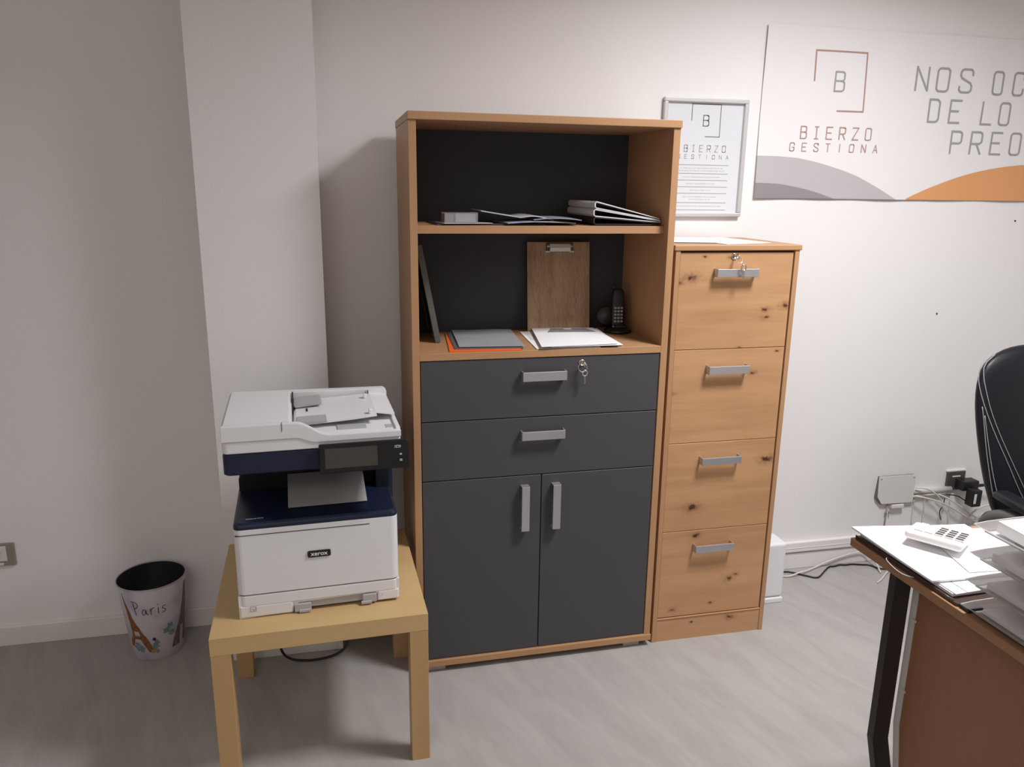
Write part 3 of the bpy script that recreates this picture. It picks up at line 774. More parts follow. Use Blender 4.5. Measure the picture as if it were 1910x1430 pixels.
# ------------------------------------------------------------------ waste bin
t = thing('waste_bin', 'round metal waste bin with Paris tower print standing by the wall', 'bin', (-.645, 2.592, 0))
RB, RT, HB = .081, .1075, .27
def can(u, v, d):
    a = math.atan2(-2.59, .645) + u
    r = RB + (RT - RB) * v / HB + d
    return Vector((r * math.cos(a), r * math.sin(a), v))
m = bpy.data.materials.new('watercolour_print'); m.use_nodes = True
N = m.node_tree.nodes; L = m.node_tree.links; pb = N['Principled BSDF']; pb.inputs['Roughness'].default_value = .45
tc = N.new('ShaderNodeTexCoord'); nz = N.new('ShaderNodeTexNoise'); nz.inputs['Scale'].default_value = 14; nz.inputs['Detail'].default_value = 6
cr = N.new('ShaderNodeValToRGB'); e = cr.color_ramp.elements
e[0].position = .3; e[0].color = (.36, .40, .50, 1); e[1].position = .52; e[1].color = (.66, .62, .66, 1)
e2 = e.new(.42); e2.color = (.56, .53, .60, 1)
L.new(tc.outputs['Object'], nz.inputs['Vector']); L.new(nz.outputs[0], cr.inputs[0]); L.new(cr.outputs[0], pb.inputs['Base Color'])
BINB = m
TWB = mat('tower_brown', (.22, .085, .03), .5, vary=.9, vscale=90); TWD = mat('tower_dark', (.05, .03, .03), .5)
TEAL = mat('foliage_teal', (.16, .23, .27), .5, vary=.8, vscale=80); TWG = mat('tower_faded', (.16, .11, .085), .5, vary=.9, vscale=110)
GLD = mat('foliage_gold', (.35, .24, .05), .5)
b = MB()
b.lathe([(RB - .002, 0), (RB, .001), (RT, HB)], 64, mi=0, caps=(1, 0))
body_f = len(b.f)
def rows(R, mi, d=.0004): 
    b.strip([(r[1], r[0]) for r in R], [(r[2], r[0]) for r in R], can, 0, d, mi, 4)
rows([(.252, -1.07, -1.05), (.235, -1.06, -1.03), (.222, -1.05, -.99)], 2)
rows([(.222, -1.05, -.99), (.19, -1.00, -.86), (.165, -.98, -.80), (.14, -.95, -.68), (.126, -.95, -.58), (.112, -.94, -.53)], 1)
rows([(.112, -.94, -.84), (.095, -.94, -.82)], 1); rows([(.112, -.64, -.53), (.095, -.6, -.42)], 1)
rows([(.095, -.96, -.40), (.082, -.97, -.34)], 1)
rows([(.082, -.60, -.34), (.06, -.50, -.24), (.04, -.38, -.14), (.032, -.34, -.14)], 1); rows([(.082, -1.05, -.85), (.05, -1.15, -.98)], 1)
rows([(.250, 1.12, 1.30), (.215, 1.08, 1.32), (.18, 1.02, 1.38), (.155, .95, 1.42), (.13, .90, 1.48), (.11, .82, 1.5)], 4)
rows([(.11, .80, .95), (.08, .66, .9), (.05, .55, .88), (.03, .5, .9)], 4); rows([(.11, 1.15, 1.5), (.03, 1.1, 1.55)], 4); rows([(.11, .95, 1.15), (.095, .93, 1.13)], 4)
def blob(u, v, r, mi, d=.0006):
    n = 14; c = (u, v); A = []
    for k in range(n + 1):
        a = PI * k / n; rad = r * (1 + .25 * math.sin(5 * a + u * 9))
        A.append(((u - rad / .09 * math.sin(a), v + rad * math.cos(a)), (u + rad / .09 * math.sin(a) * (1 + .2 * math.sin(7 * a)), v + rad * math.cos(a))))
    b.strip([q[0] for q in A], [q[1] for q in A], can, 0, d, mi, 3)
for (u, v, r, mi) in ((-.78, .052, .014, 3), (-.62, .045, .011, 3), (-.10, .055, .011, 3), (-.04, .068, .008, 3), (-.2, .035, .008, 5), (-.05, .034, .007, 3), (.32, .105, .011, 3), (.45, .12, .009, 3), (.5, .09, .010, 3), (-.12, .082, .006, 2)):
    blob(u, v, r, mi)
# hand lettered Paris
LT = {'P': [[(.25, 0), (.12, .5), (.05, 1.0)], [(-.25, 1.05), (.1, 1.08), (.5, .95), (.62, .78), (.45, .6), (.12, .5)]],
      'a': [[(.5, .42), (.2, .45), (.02, .2), (.15, .02), (.4, .1), (.5, .42), (.55, .1), (.7, .02)]],
      'r': [[(.1, .5), (.15, 0)], [(.14, .3), (.35, .5), (.6, .5)]],
      'i': [[(.2, .5), (.22, 0)], [(.18, .72), (.2, .68)]],
      's': [[(.6, .52), (.25, .48), (.15, .36), (.55, .2), (.5, .04), (.1, .02)]]}
x = -.66
for ch, adv in (('P', .26), ('a', .24), ('r', .21), ('i', .13), ('s', .2)):
    for pl in LT[ch]: b.stroke([((x + px * .26) * .095, .178 + py * .048) for px, py in pl], .0021, lambda u, v, d: can(u / .095, v, d), .0009, 2, .01)
    x += adv
bin_body = b.build('printed_body', [BINB, TWB, TWD, TEAL, TWG, GLD], t)
b = MB(); b.lathe([(RB - .004, .004), (RT - .0022, HB - .001)], 64, caps=(1, 0)); b.build('inner_wall', mat('bin_inside', (.012, .012, .016), .6), t)
b = MB(); b.tube([(RT * math.cos(a), RT * math.sin(a), HB) for a in [2 * PI * k / 64 for k in range(64)]], .0024, 8, closed=True)
b.build('rim', mat('bin_rim', (.42, .41, .43), .35, metal=.4), t)

# ------------------------------------------------------------------ framed poster
t = thing('framed_poster', 'silver framed white company poster on wall partly behind the tall cabinet', 'poster', (0, 0, 0))
FY = YW
b = MB(); fx0, fx1, fz0, fz1 = 1.141, 1.464, 1.459, 1.866; fb = .015
SIL = mat('silver_frame', (.62, .62, .63), .35, metal=.35)
for (x0, x1, z0, z1) in ((fx0, fx1, fz1 - fb, fz1), (fx0, fx1, fz0, fz0 + fb), (fx0, fx0 + fb, fz0 + fb, fz1 - fb), (fx1 - fb, fx1, fz0 + fb, fz1 - fb)):
    b.box(x0, x1, FY - .018, FY - .001, z0, z1, .003, 2)
b.build('frame', SIL, t)
m_ = lambda u, v, d: (u, FY - .006 - d, v)
b = MB().box(fx0 + .01, fx1 - .01, FY - .006, FY - .002, fz0 + .01, fz1 - .01)
b.stroke([(1.251, 1.791), (1.251, 1.846), (1.361, 1.846), (1.361, 1.737), (1.306, 1.737)], .0026, m_, .0005, 1)
letters(b, 'B', [1.296], 1.773, .036, .021, .0030, m_, .0005, 1)
letters(b, 'BIERZO', [1.229 + .0295 * k for k in range(6)], 1.685, .022, .0125, .0020, m_, .0005, 2)
letters(b, 'GESTiONA', [1.2055 + .0268 * k for k in range(8)], 1.661, .0135, .0095, .0014, m_, .0005, 2)
for k, z in enumerate((1.640, 1.610, 1.587, 1.564, 1.541, 1.508, 1.483)): b.stroke([(1.20, z), (1.405, z)], .0018, m_, .0005, 2)
for z, n in ((1.629, 16), (1.620, 17), (1.598, 14), (1.575, 11), (1.552, 8), (1.529, 13), (1.520, 8), (1.496, 17)):
    x = 1.303 - n * .0052
    for k in range(n):
        w = .004 + .005 * random.random(); b.stroke([(x, z), (x + w, z)], .0030, m_, .0005, 3); x += .0104
b.build('poster_print', [mat('poster_paper', (.66, .68, .72), .35), mat('poster_ink', (.16, .15, .15), .6), mat('poster_ink_brown', (.30, .27, .27), .6), mat('poster_ink_faint', (.50, .52, .55), .6)], t)

# ------------------------------------------------------------------ banner
t = thing('wall_banner', 'large white vinyl company banner with grey and orange curves on wall', 'banner', (0, 0, 0))
bx0, bx1, bz0, bz1 = 1.516, 3.30, 1.527, 2.121
def ban(u, v, d):
    fray = (v - bz0) / (bz1 - bz0)
    y = YW - .006 - .0022 * math.sin(u * 9 + v * 3) * math.sin(v * 6 + 1) - .0015 * math.sin(u * 23 + v * 11) - .003 * abs(fray - .5)
    uu = u + (.006 * (1 - fray) if False else 0) - .004 * (1 - fray) * 0
    return Vector((uu, y - d, v))
b = MB()
nu, nv = 90, 30
V = []; F = []
for i in range(nu + 1):
    for j in range(nv + 1): V.append(ban(bx0 + (bx1 - bx0) * i / nu, bz0 + (bz1 - bz0) * j / nv, 0))
for i in range(nu):
    for j in range(nv):
        a = i * (nv + 1) + j; F.append((a, a + nv + 1, a + nv + 2, a + 1))
b.add(V, F, 0, True)
n0 = len(b.v)
V = [Vector((p.x, p.y + .001, p.z)) for p in V]; b.add(V, [q[::-1] for q in F], 0, True)
def gcurve(u):   # light grey hill
    pts = [(1.516, 1.677), (1.60, 1.677), (1.681, 1.672), (1.75, 1.661), (1.813, 1.647), (1.88, 1.630), (1.941, 1.610), (2.04, 1.565), (2.113, 1.5285)]
    return interp(pts, u)
def interp(pts, u):
    for (a, c), (d, e_) in zip(pts, pts[1:]):
        if a <= u <= d: return c + (e_ - c) * (u - a) / (d - a)
    return pts[-1][1] if u > pts[-1][0] else pts[0][1]
us = [1.516 + (2.113 - 1.516) * i / 40 for i in range(41)]
b.strip([(u, bz0 + .0005) for u in us], [(u, gcurve(u)) for u in us], ban, 0, .0012, 1, 8)
dk = [(1.516, 1.581), (1.56, 1.581), (1.612, 1.579), (1.67, 1.571), (1.726, 1.561), (1.78, 1.548), (1.845, 1.5285)]
us = [1.516 + (1.845 - 1.516) * i / 24 for i in range(25)]
b.strip([(u, bz0 + .0006) for u in us], [(u, interp(dk, u)) for u in us], ban, 0, .0018, 2, 4)
og = lambda u: 1.668 - .27 * abs((u - 2.76) / .60) ** 2 * .51
us = [2.162 + (3.30 - 2.162) * i / 50 for i in range(51)]
b.strip([(u, bz0 + .0005) for u in us], [(u, max(bz0 + .001, og(u))) for u in us], ban, 0, .0012, 3, 8)
b.stroke([(1.719, 1.942), (1.7155, 2.044), (1.925, 2.044), (1.930, 1.841), (1.824, 1.841)], .0052, ban, .0012, 4)
letters(b, 'B', [1.803], 1.909, .066, .038, .0058, ban, .0012, 5)
letters(b, 'BIERZO', [1.684 + .0535 * k for k in range(6)], 1.7415, .042, .0235, .0042, ban, .0012, 6)
letters(b, 'GESTiONA', [1.6455 + .0493 * k for k in range(8)], 1.697, .028, .0175, .0032, ban, .0012, 6)
letters(b, 'NOS', [2.140, 2.232, 2.332], 1.925, .081, .052, .0075, ban, .0012, 5)
letters(b, 'OC', [2.482, 2.576], 1.923, .081, .044, .0075, ban, .0012, 5)
letters(b, 'DE', [2.213, 2.308], 1.815, .080, .046, .0075, ban, .0012, 5)
letters(b, 'LO', [2.450, 2.532], 1.813, .080, .046, .0075, ban, .0012, 5)
letters(b, 'PREO', [2.332, 2.422, 2.512, 2.602], 1.7035, .080, .047, .0075, ban, .0012, 5)
b.build('vinyl_sheet', [mat('vinyl_white', (.78, .765, .765), .4, spec=.35), mat('print_light_grey', (.47, .45, .465), .4), mat('print_mid_grey', (.27, .25, .26), .4), mat('print_orange', (.68, .33, .14), .4), mat('print_copper', (.42, .25, .21), .5), mat('print_grey', (.33, .34, .345), .5), mat('print_copper_text', (.42, .27, .24), .5)], t)

# ------------------------------------------------------------------ junction box, socket, adapters, cables on the right wall
t = thing('junction_box', 'white wall junction cover plate with a chipped lower left corner', 'junction box', (0, 0, 0))
b = MB().prism([(2.206, .390), (2.388, .389), (2.388, .262), (2.234, .264), (2.211, .296)], YW - .017, YW - .013, 'y', bev=.0012, seg=2)
b.build('cover_plate', mat('cover_white', (.70, .685, .66), .5), t)
MB().prism([(2.212, .386), (2.384, .386), (2.384, .268), (2.234, .260), (2.205, .292)], YW - .013, YW, 'y').build('back_box', mat('box_dark', (.14, .13, .12), .7), t)
for (x, z) in ((2.217, .380), (2.376, .378)): MB().tube([(x, YW - .019, z), (x, YW - .016, z)], .003, 10).build('screw', PGREY, t)
t = thing('wall_bracket', 'small white plastic bracket with cord under the junction box', 'bracket', (0, 0, 0))
MB().box(2.285, 2.343, YW - .022, YW, .242, .258, .002, 2).build('bracket_block', SKIRT, t)
b = MB().tube([(2.272, YW - .008, .262), (2.270, YW - .008, .19), (2.268, YW - .008, .13)], .003, 8); b.tube([(2.262, YW - .01, .221), (2.268, YW - .012, .221)], .006, 8); b.tube([(2.280, YW - .01, .222), (2.286, YW - .012, .222)], .006, 8)
b.build('hanging_clip', mat('clip_grey', (.30, .27, .25), .6), t)
t = thing('black_wall_socket', 'dark wall socket plate holding two black power adapters', 'socket', (0, 0, 0))
b = MB().box(2.552, 2.642, YW - .012, YW, .300, .385, .003, 2); b.build('cover_plate', mat('anthracite', (.07, .062, .058), .5), t)
MB().box(2.549, 2.645, YW - .009, YW, .385, .392, .001, 1).build('top_edge', SKIRT, t)
MB().box(2.575, 2.615, YW - .0135, YW - .011, .362, .367).build('name_strip', WTXT, t)
t = thing('power_adapter', 'black plug adapter with lead on right side of the dark socket', 'adapter', (0, 0, 0))
MB().box(2.590, 2.672, YW - .062, YW - .0125, .312, .356, .006, 2).build('adapter_body', BLK, t)
MB().tube([(2.67, YW - .04, .325), (2.70, YW - .04, .325), (2.76, YW - .05, .33)], [.008, .007, .004], 10).build('lead', BLK, t)
t = thing('power_adapter', 'black boxy power adapter with white label hanging lower on the socket', 'adapter', (0, 0, 0))
MB().box(2.606, 2.652, YW - .105, YW - .0630, .256, .330, .004, 2).build('adapter_body', BLK, t)
MB().box(2.612, 2.624, YW - .1056, YW - .104, .272, .316).build('label', WTXT, t)
CAB = mat('cable_white', (.66, .64, .60), .5)
b = MB(); b.tube([(2.388, YW - .010, .312), (2.575, YW - .010, .306)], .014, 14)
b.tube([(2.385, YW - .012, .288), (2.57, YW - .012, .291)], .007, 10)
tag(b.build('wall_conduit', CAB), 'thick white cable sleeve running from junction box to dark socket', 'conduit')
def cable(name, pts, r, m, label, sp=2, group=None): return tag(MB().tube(pts, r, 8, smooth_path=sp).build(name, m), label, 'cable', group)
Y1 = YW - .03
cable('white_cable', [(2.382, Y1, .333), (2.41, Y1 - .01, .335), (2.45, Y1 - .012, .322), (2.50, Y1 - .012, .285), (2.528, Y1 - .01, .24), (2.53, Y1, .17), (2.53, Y1, .10)], .0032, CAB, 'white cable arching down from the upper hole of junction box')
cable('white_cable', [(2.380, Y1, .297), (2.43, Y1 - .026, .292), (2.52, Y1 - .030, .26), (2.62, Y1 - .034, .20), (2.70, Y1 - .03, .155), (2.76, Y1, .148)], .0034, CAB, 'white cable sagging from the lower hole of the junction box')
cable('white_cable', [(2.50, Y1, .295), (2.54, Y1 - .012, .28), (2.61, Y1 - .02, .235), (2.69, Y1 - .02, .18), (2.76, Y1, .155)], .0034, CAB, 'white cable running diagonally down behind the calculator from the sleeve')
cable('black_cable', [(2.54, Y1, .29), (2.58, Y1 - .02, .292), (2.605, Y1 - .04, .272), (2.625, Y1 - .05, .262)], .0025, BLK, 'thin black cable dipping into the lower black power adapter')
cable('black_cable', [(2.532, Y1 - .004, .275), (2.528, Y1 - .004, .235), (2.515, Y1 - .004, .222), (2.518, Y1 - .004, .20), (2.53, Y1 - .004, .175)], .002, BLK, 'short kinked black wire hanging beside the arching white cable')
lb = ['loose bundled white cable coil on floor side nearest the chair, outermost loop', 'middle loop of loose white cable beside the black chair', 'innermost loop of loose white cable beside the black chair']
for k in range(3):
    r = .115 - .03 * k
    cable('coiled_cable', [(2.76 + r * math.cos(a), Y1 - .01 - .01 * k, .12 + r * .95 * math.sin(a)) for a in [PI * (1.15 - .09 * i) for i in range(14)]], .0038, CAB, lb[k], 1)
for k, x in enumerate((2.40, 2.455, 2.585)):
    cable('white_cable', [(x, YW - .008, .28), (x + .003, YW - .008, .18), (x, YW - .026, .11)], .0022, CAB, ('thin pale wire hanging nearest the junction box', 'thin pale wire hanging midway under the cable sleeve', 'thin pale wire hanging under the dark socket')[k], 1)
# floor cables
cable('black_cable', [(x, y, .0048) for x, y in ((1.72, 2.63), (1.76, 2.640), (1.797, 2.652), (1.832, 2.628), (1.845, 2.612), (1.862, 2.598), (1.886, 2.577), (1.906, 2.577), (1.952, 2.614), (2.005, 2.655), (2.025, 2.650), (2.059, 2.660), (2.081, 2.652), (2.116, 2.655), (2.149, 2.642), (2.185, 2.635), (2.199, 2.599), (2.23, 2.585), (2.32, 2.57))], .0034, BLK, 'thin black cable winding across the floor along the baseboard', 1)
cable('white_cable', [(x, y, z) for x, y, z in ((1.70, 2.62, .02), (1.753, 2.616, .006), (1.786, 2.606, .005), (1.83, 2.606, .020), (1.879, 2.625, .012), (1.943, 2.652, .012), (1.983, 2.662, .02), (2.10, 2.664, .05), (2.19, 2.66, .06), (2.20, 2.62, .03), (2.185, 2.56, .005))], .003, CAB, 'white cable on floor crossing over the black one by the baseboard')
cable('white_cable', [(2.30, 2.60, .02), (2.215, 2.561, .006), (2.15, 2.51, .004), (2.115, 2.49, .004)], .003, CAB, 'short white cable end on floor near the desk leg')
# small white appliance behind the filing cabinet
t = thing('white_floor_unit', 'slim white plastic unit standing on the floor behind filing cabinet', 'appliance', (1.50, 2.44, 0))
MB().box(0, .150, 0, .10, .022, .246, .010, 3).build('housing', PWHITE, t)
MB().box(-.01, .150, -.006, .11, 0, .020, .003, 2).build('foot', PWHITE, t)

# ------------------------------------------------------------------ desk
OAK_D = wood('desk_oak_shaded', (.36, .20, .11, 1), (.27, .135, .07, 1), 'y', 7, .6)  # oak darkened, shade of the desk's left edge put into the colour
PANM = wood('desk_panel_oak', (.30, .145, .08, 1), (.235, .105, .055, 1), 'z', 7, .6, knots=())
dk_ = thing('office_desk', 'oak topped office desk with dark metal leg at the right edge', 'desk', (0, 0, 0))
MB().box(1.178, 2.75, .66, 1.494, .730, .750, .0015, 2).build('desktop', OAK_D, dk_)
LEGM = mat('dark_metal_leg', (.045, .038, .037), .45, metal=.2, spec=.3)
def bent(x0, x1, y0, y1, m, name, par, xk=.06):
    b = MB()
    L_ = [(x0 + .0, y0, y1, .7295), (x0, y0, y1, .31), (x0 + xk, y0 - .02, y1 - .02, 0)]
    secs = [[(x, a, z), (x + x1 - x0, a, z), (x + x1 - x0, c, z), (x, c, z)] for x, a, c, z in L_]
    b.loft(secs, smooth=False); return b.build(name, m, par)
bent(1.180, 1.2215, 1.334, 1.354, LEGM, 'leg', dk_)
MB().box(2.68, 2.722, 1.334, 1.354, 0, .7295).build('leg', LEGM, dk_)
MB().box(2.68, 2.722, .75, .77, 0, .7295).build('leg', LEGM, dk_)
b = MB()
pts = [(1.322, .7295), (1.322, .35), (1.262, 0), (.68, 0), (.68, .7295)]
b.prism(pts, 1.236, 1.254, 'x'); sp = b.build('side_panel', PANM, dk_)
b = MB(); b.prism([(1.3225, .7295), (1.3225, .35), (1.2625, 0), (1.280, 0), (1.340, .35), (1.340, .7295)], 1.234, 1.252, 'x')
for z in (.62, .44): b.box(1.229, 1.234, 1.316, 1.326, z, z + .006)
b.build('edge_trim', mat('trim_white', (.62, .60, .58), .5), dk_)

# binder with papers on the desk
t = thing('open_binder', 'dark brown open binder under white papers at the desk corner', 'binder', (0, 0, 0))
BR = mat('binder_brown', (.060, .035, .030), .35)
MB().prism([(1.183, 1.172), (1.187, 1.166), (1.41, 1.166), (1.41, 1.488), (1.187, 1.488), (1.183, 1.484)], .7506, .7565, 'z', bev=.0008).build('cover', BR, t)
b = MB().tube([(1.186, 1.486, .7575), (1.185, 1.43, .7585), (1.185, 1.3, .7575), (1.187, 1.18, .7565)], .0022, 8, smooth_path=1); b.build('cover_edge', BR, t)
MB().box(1.186, 1.222, 1.140, 1.1655, .7506, .7575, .002, 2).build('clasp', BLK, t)
b = MB().tube([(1.183, 1.372, .7575), (1.172, 1.365, .7575), (1.169, 1.33, .752), (1.169, 1.30, .752), (1.181, 1.285, .7535)], .0012, 6, smooth_path=2)
b.build('elastic_cord', mat('cord_clear', (.45, .42, .42), .3), t)
quad_sheet('paper_pile', [(1.194, 1.192), (1.400, 1.196), (1.420, 1.480), (1.194, 1.482)], .7572, .006, PAPER, 'lowest bundle of white papers inside the brown binder', 'papers', .001)
def lines2(mb, m):
    for k in range(3): mb.strip([(.02, .05 + k * .02), (.2, .05 + k * .02)], [(.02, .053 + k * .02), (.2, .053 + k * .02)], m, 0, .0004, 1)
    mb.strip([(.12, .0), (.13, .0)], [(.12, .16), (.13, .16)], m, 0, .0004, 1)
quad_sheet('paper_sheet', [(1.196, 1.186), (1.420, 1.200), (1.420, 1.470), (1.200, 1.475)], .7645, .002, None, 'white printed sheet poking out near the black clasp under top papers', 'paper', .001, mats=[PAPER, INKG], extra=lines2)
quad_sheet('paper_sheet', [(1.178, 1.232), (1.45, 1.222), (1.465, 1.462), (1.182, 1.500)], .7690, .004, PAPER, 'wide white top sheet under the calculator on the desk', 'paper', .002)
quad_sheet('paper_sheet', [(1.28, 1.245), (1.54, 1.22), (1.56, 1.415), (1.33, 1.452)], .7752, .001, PAPER, 'white sheet to the right of calculator beside the letter trays', 'paper', .001)

# calculator
t = thing('calculator', 'chunky white desk calculator with dark keys on the white papers', 'calculator', (1.236, 1.394, .7782), math.atan2(-.088, .064))
tl = Matrix.Translation((0, 0, .0100)) @ Matrix.Rotation(math.radians(-6), 4, 'X')
b = MB().box(0, .118, 0, .095, .002, .022, .008, 4, mtx=tl); b.box(.008, .110, .062, .088, .0002, .010, .002, 2)
b.build('case', mat('calc_white', (.76, .75, .74), .35), t)
b = MB(); b2 = MB()
for c in range(5):
    for r in range(4):
        x = .016 + c * .0205; y = .016 + r * .0175
        b.box(x, x + .017, y, y + .0145, .020, .0255, .0015, 2, mi=0, mtx=tl)
        if c >= 2: b2.box(x + .0008, x + .0162, y + .0022, y + .0140, .0245, .0262, .0005, 1, mtx=tl)
b.build('key_row', mat('key_light_grey', (.60, .59, .57), .45), t); b2.build('dark_key_row', mat('key_dark', (.05, .045, .045), .45), t)

# letter trays
def smoky():
    m = bpy.data.materials.new('smoky_tray_plastic'); m.use_nodes = True
    N = m.node_tree.nodes; L = m.node_tree.links; p = N['Principled BSDF']
    p.inputs['Base Color'].default_value = (.70, .69, .69, 1); p.inputs['Roughness'].default_value = .3
    n = N.new('ShaderNodeTexNoise'); n.inputs['Scale'].default_value = 12; mr = N.new('ShaderNodeMapRange'); mr.inputs[3].default_value = .26; mr.inputs[4].default_value = .34
    L.new(n.outputs[0], mr.inputs[0]); L.new(mr.outputs[0], p.inputs['Roughness'])
    tb = N.new('ShaderNodeBsdfTranslucent'); tb.inputs[0].default_value = (.8, .79, .79, 1)
    tr = N.new('ShaderNodeBsdfTransparent'); tr.inputs[0].default_value = (.9, .89, .89, 1)
    m1 = N.new('ShaderNodeMixShader'); m1.inputs[0].default_value = .35; m2 = N.new('ShaderNodeMixShader'); m2.inputs[0].default_value = .25
    L.new(p.outputs[0], m1.inputs[1]); L.new(tb.outputs[0], m1.inputs[2]); L.new(m1.outputs[0], m2.inputs[1]); L.new(tr.outputs[0], m2.inputs[2])
    L.new(m2.outputs[0], N['Material Output'].inputs[0]); return m
SMOKE = smoky()
trl = ['smoky plastic letter tray lowest in the stack, resting on desk', 'smoky plastic letter tray second from the bottom of the stack', 'smoky plastic letter tray third from the bottom of stack', 'smoky plastic letter tray topmost, holding bright white papers']
rimz = [.772, .826, .883, .941]
for k in range(4):
    z0 = rimz[k] - .019
    t = thing('letter_tray', trl[k], 'tray', (1.168, .86, z0), 0, 'stacked letter trays on the desk')
    wx, wy, th = .34, .285, .0022
    # pan: floor, flared front lip with scoop, long side walls
    b = MB()
    prof = [(0, .019), (.010, .012), (.030, .001)]   # x,z of the front lip
    V = []; F = []
    n = 24
    for i in range(n + 1):
        y = wy * i / n
        sc = 0 if abs(i - n / 2) > n * .46 else .004
        for (x, z) in prof: V.append((x + sc, y, z + (0 if z < .01 else -sc * .5)))
        for (x, z) in prof[::-1]: V.append((x + sc + .0015, y, z - th * .6 + (0 if z < .01 else -sc * .5)))
    w = 6
    for i in range(n):
        for j in range(w):
            a = i * w + j; c2 = i * w + (j + 1) % w; F.append((a, c2, c2 + w, a + w))
    F += [tuple(range(w)), tuple(n * w + j for j in range(w))[::-1]]
    b.add(V, F, 0, False)
    b.box(.028, wx, 0, wy, -.0012, .0012)
    b.build('pan', SMOKE, t)
    b = MB()
    for y in (0, wy - th):
        b.prism([(.0, .019), (.030, .0), (wx, .0), (wx, .024), (.10, .024), (.03, .022)], y, y + th, 'y')
    b.prism([(0, 0), (wy, 0), (wy, .024), (0, .024)], wx - th, wx, 'x')
    b.build('side_wall', SMOKE, t)
    if k:
        for (x, y) in ((.10, .004), (.10, wy - .012), (.31, .004), (.31, wy - .012)): MB().box(x, x + .012, y, y + .008, rimz[k - 1] - .019 - z0 + .024, 0).build('riser', SMOKE, t)
    lab = ['short stack of papers inside the lowest letter tray', 'papers inside the second letter tray from the bottom', 'papers inside the third letter tray from the bottom', 'bright white papers with a curled edge in the topmost tray'][k]
    quad_sheet('tray_papers', [(1.206, .872), (1.48, .872), (1.48, 1.128), (1.206, 1.128)], z0 + .0022, (.008, .012, .016, .022)[k], PAPER, lab, 'papers', .002 if k < 3 else .006)

# ------------------------------------------------------------------ office chair
LEA = mat('black_leather', (.0095, .010, .014), .40, spec=.4, bump=.25, bscale=220, vary=.15, vscale=6)
STI = mat('grey_stitching', (.30, .30, .31), .6)
chr_ = thing('office_chair', 'black leather executive office chair with pale stitching behind the desk', 'chair', (2.36, 2.10, 0), 0)
CX = 2.36
prof = [(.44, .150, .055), (.50, .172, .075), (.56, .196, .085), (.65, .226, .085), (.76, .252, .085), (.86, .270, .085), (.93, .270, .08), (.98, .258, .075), (1.01, .236, .065), (1.035, .198, .055), (1.052, .15, .04), (1.06, .09, .022)]
secs = []
def yb(z): return -.02 + (z - .45) * .10
for (z, hw, th) in prof:
    secs.append([(hw * math.copysign(abs(math.cos(a)) ** .7, math.cos(a)), yb(z) + th * .5 * math.copysign(abs(math.sin(a)) ** .8, math.sin(a)), z) for a in [2 * PI * k / 36 for k in range(36)]])
bk = MB().loft(secs).build('backrest', LEA, chr_)
sm = bk.modifiers.new('sub', 'SUBSURF'); sm.levels = sm.render_levels = 1
def bk_y(x, z, out=.0015):
    for (a, c) in zip(prof, prof[1:]):
        if a[0] <= z <= c[0]:
            t_ = (z - a[0]) / (c[0] - a[0]); hw = a[1] + (c[1] - a[1]) * t_; th = a[2] + (c[2] - a[2]) * t_; break
    cs = min(1, abs(x) / hw); ca = cs ** (1 / .7); sa = math.sqrt(max(0, 1 - ca * ca)) ** .8
    return yb(z) - th * .5 * sa - out
def seam(pts, side=1):
    return [(side * (x - CX), bk_y(x - CX, z), z) for x, z in pts]
b = MB()
S1 = [(2.151, 1.030), (2.110, .998), (2.101, .96), (2.106, .918), (2.125, .85), (2.162, .77), (2.218, .67), (2.269, .585), (2.293, .544)]
S2 = [(2.143, 1.034), (2.101, 1.000), (2.090, .961), (2.092, .917), (2.110, .85), (2.148, .766), (2.204, .665), (2.252, .575), (2.288, .522)]
S3 = [(2.100, .86), (2.112, .80), (2.127, .72), (2.150, .627), (2.176, .543)]
S4 = [(2.110, .83), (2.122, .773), (2.148, .665), (2.170, .592), (2.190, .542)]
for Sx in (S1, S2, S3, S4):
    for sd in (1, -1): b.tube(seam(Sx, sd), .0016, 6, smooth_path=1)
b.build('stitching', STI, bk)
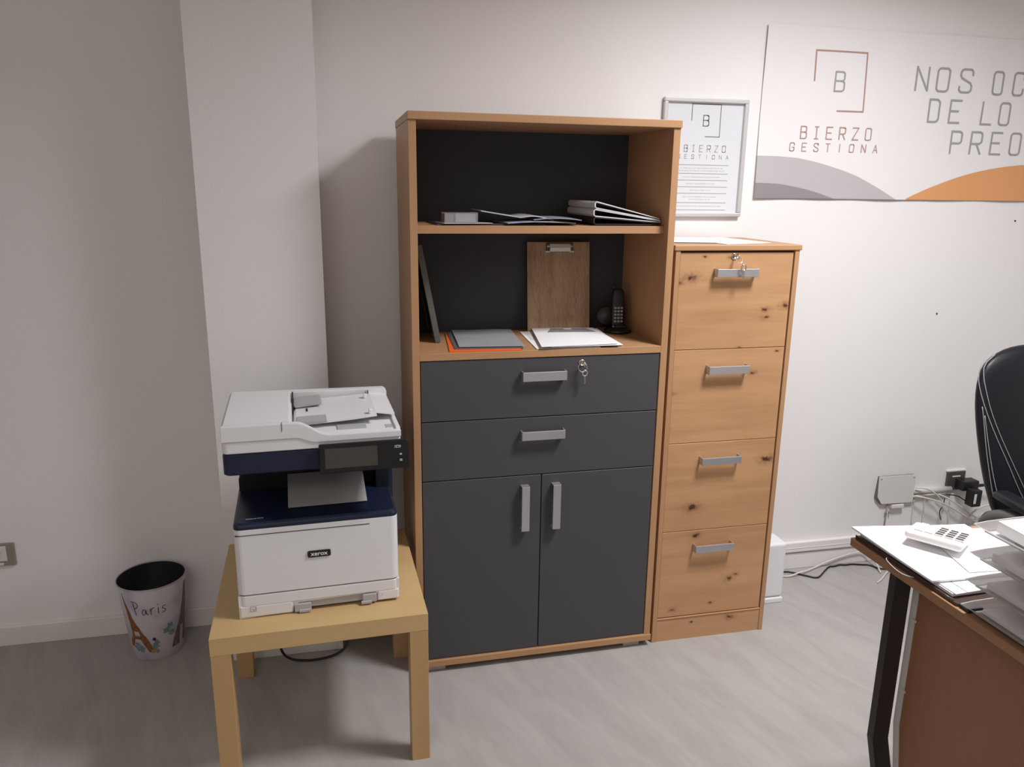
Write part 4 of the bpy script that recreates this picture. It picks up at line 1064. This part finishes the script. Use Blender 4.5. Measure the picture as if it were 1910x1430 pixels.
b = MB(); b.box(-.09, .09, -.10, .0, .98, 1.045, .02, 3); 
b = MB(); b.box(-.25, .25, -.50, -.03, .42, .51, .04, 4); b.build('seat', LEA, chr_)
for sd in (-1, 1):
    pts = [(sd * .30 - .03 * sd, -.12, .625), (sd * .305, -.18, .632), (sd * .30, -.28, .625), (sd * .29, -.38, .60)]
    b = MB()
    secs = []
    for i, (x, y, z) in enumerate([(sd * .272, -.125, .602), (sd * .278, -.145, .606), (sd * .283, -.22, .604), (sd * .280, -.32, .592), (sd * .272, -.40, .572), (sd * .268, -.42, .566)]):
        w = (.018, .030, .034, .034, .030, .012)[i]; h = (.008, .014, .016, .016, .014, .006)[i]
        secs.append([(x + w * math.copysign(abs(math.cos(a)) ** .7, math.cos(a)), y, z + h * math.copysign(abs(math.sin(a)) ** .7, math.sin(a))) for a in [2 * PI * k / 20 for k in range(20)]])
    pad = b.loft(secs).build('armrest_pad', LEA, chr_)
    b = MB(); b.tube([(sd * .26, -.10, .44), (sd * .300, -.12, .50), (sd * .298, -.18, .553), (sd * .285, -.30, .560), (sd * .28, -.37, .52), (sd * .25, -.36, .45)], .024, 12, smooth_path=2)
    b.build('armrest_support', mat('dark_grey_plastic', (.10, .092, .09), .5), chr_)
b = MB(); b.tube([(0, -.27, .10), (0, -.27, .42)], .028, 16); b.build('gas_column', BLK, chr_)
for k in range(5):
    a = 2 * PI * k / 5 + .3
    b = MB().tube([(0, -.27, .115), (.30 * math.cos(a), -.27 + .30 * math.sin(a), .075)], [.028, .016], 10)
    lg = b.build('base_arm', BLK, chr_)
    b = MB().tube([(.30 * math.cos(a) - .02 * math.sin(a), -.27 + .30 * math.sin(a) + .02 * math.cos(a), .028), (.30 * math.cos(a) + .02 * math.sin(a), -.27 + .30 * math.sin(a) - .02 * math.cos(a), .028)], .028, 16)
    b.tube([(.30 * math.cos(a), -.27 + .30 * math.sin(a), .04), (.30 * math.cos(a), -.27 + .30 * math.sin(a), .08)], .008, 8)
    b.build('castor', BLK, lg)
